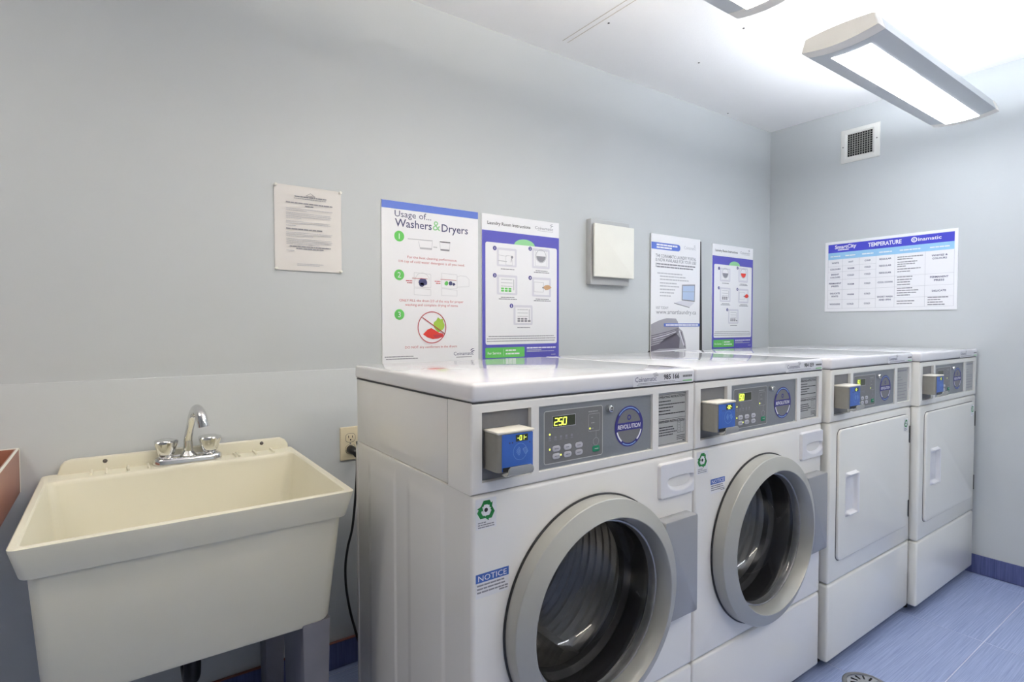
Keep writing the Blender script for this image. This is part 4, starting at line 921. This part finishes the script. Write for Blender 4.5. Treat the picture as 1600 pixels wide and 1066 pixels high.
ctext('WHITES &', 5, rows[0] - .024, .066); ctext('COLOURS', 5, rows[0] - .039, .060); ctext('PERMANENT', 5, rz[3] + .012, .076); ctext('PRESS', 5, rz[3] - .004, .042); ctext('DELICATE', 5, rz[4], .058)
text('table_text', 'inknavy', t, I, D1_ + .0002)
G = []
for z, e in ((rows[0] - .020, .475), (rows[0] - .031, .43), (rows[0] - .046, .45), (rows[0] - .057, .44), (rows[0] - .068, .40), (rows[0] - .082, .465), (rows[0] - .095, .42), (rz[3] + .020, .43), (rz[3] + .006, .43), (rz[3] - .007, .42), (rz[3] - .020, .42), (rz[4] + .018, .43), (rz[4] + .006, .46), (rz[4] - .006, .45), (rz[4] - .018, .42), (rz[5] + .004, .44), (rz[5] - .009, .43)):
    G += words(.362, e, z, .0045)
for z, e in ((rz[5] + .018, .585), (rz[5] + .006, .55), (rz[5] - .006, .56), (rz[5] - .018, .57)): G += words(.497, e, z, .0045)
flat('small_print', 'inkgrey', t, G, D1_ + .0002)

# --- grey wall box with off-white cover
t = thing('cover_box', 'off-white square cover plate on a grey wall box between posters', 'wall box', (1.226, 0, 1.372))
link('base', plate_me(rr(0.0, 0.254, 0.0, 0.300, 0.004), 0.0002, 0.030, 0.003, 2), 'boxgrey', t)
link('spacer', plate_me(rr(0.03, 0.225, 0.05, 0.26, 0.004), 0.029, 0.044, 0.001, 1), 'boxgrey', t)
link('cover', plate_me(rr(0.004, 0.266, 0.034, 0.2765, 0.003), 0.0435, 0.051, 0.0025, 3), 'cover', t)

# --- air vent on the right wall
t = thing('air_vent', 'white square egg-crate air vent grille high on the wall', 'vent', (XR, -0.412, 2.081), -PI / 2)
VW, VH = 0.196, 0.181; a, b, c, d = 0.036, 0.160, 0.031, 0.152
def fr(o0, o1, o2, o3, dp): return [(o0, -dp, o2), (o1, -dp, o2), (o1, -dp, o3), (o0, -dp, o3)]
V, F = loft([fr(0, VW, 0, VH, 0.0), fr(0, VW, 0, VH, 0.003), fr(.004, VW - .004, .004, VH - .004, .006), fr(.026, VW - .026, .022, VH - .022, .009), fr(a, b, c, d, .004), fr(a, b, c, d, .001)])
link('frame', pdata(V, F), 'ventwhite', t)
flat('backing', 'ventdark', t, [rect(a - .002, b + .002, c - .002, d + .002)], 0.0009)
vb = rbox_me(-0.0011, 0.0011, -0.0075, -0.0012, 0, d - c); hb = rbox_me(0, b - a, -0.0068, -0.0012, -0.0011, 0.0011)
for me in (vb, hb): me.materials.append(K['ventbar'])
for i in range(1, 10):
    o = bpy.data.objects.new('grille_bar', vb); COL.objects.link(o); o.parent = t; o.location = (a + (b - a) * i / 10, 0, c)
for i in range(1, 10):
    o = bpy.data.objects.new('grille_bar', hb); COL.objects.link(o); o.parent = t; o.location = (a, 0, c + (d - c) * i / 10)
for x, z in ((.014, .088), (VW - .014, .098)): link('screw', lathe_me([(.0003, .0088), (.003, .0082), (.0036, .006), (.0036, .003)], x, z, 12), 'screwhead', t)

# --- floor drain
t = thing('floor_drain', 'round steel floor drain in blue tiles before the washers', 'drain', (1.437, -1.115, 0))
link('rim', lathe_z([(0.070, -0.003), (0.070, 0.002), (0.066, 0.0035), (0.0585, 0.0035), (0.0575, 0.0015)], 0, 0, 40), 'steel', t)
link('strainer', lathe_z([(0.057, 0.0), (0.057, 0.0030), (0.054, 0.0040), (0.02, 0.0055), (0.001, 0.0056)], 0, 0, 40), 'chrome', t)
for k in range(12):
    a = 2 * PI * k / 12 + .1; ca, sa = math.cos(a), math.sin(a)
    me = rbox_me(0.026, 0.047, -0.0028, 0.0028, 0.0030, 0.0058, 0.0005, 1); me.transform(Matrix.Rotation(a, 4, 'Z')); link('slot', me, 'ventdark', t)
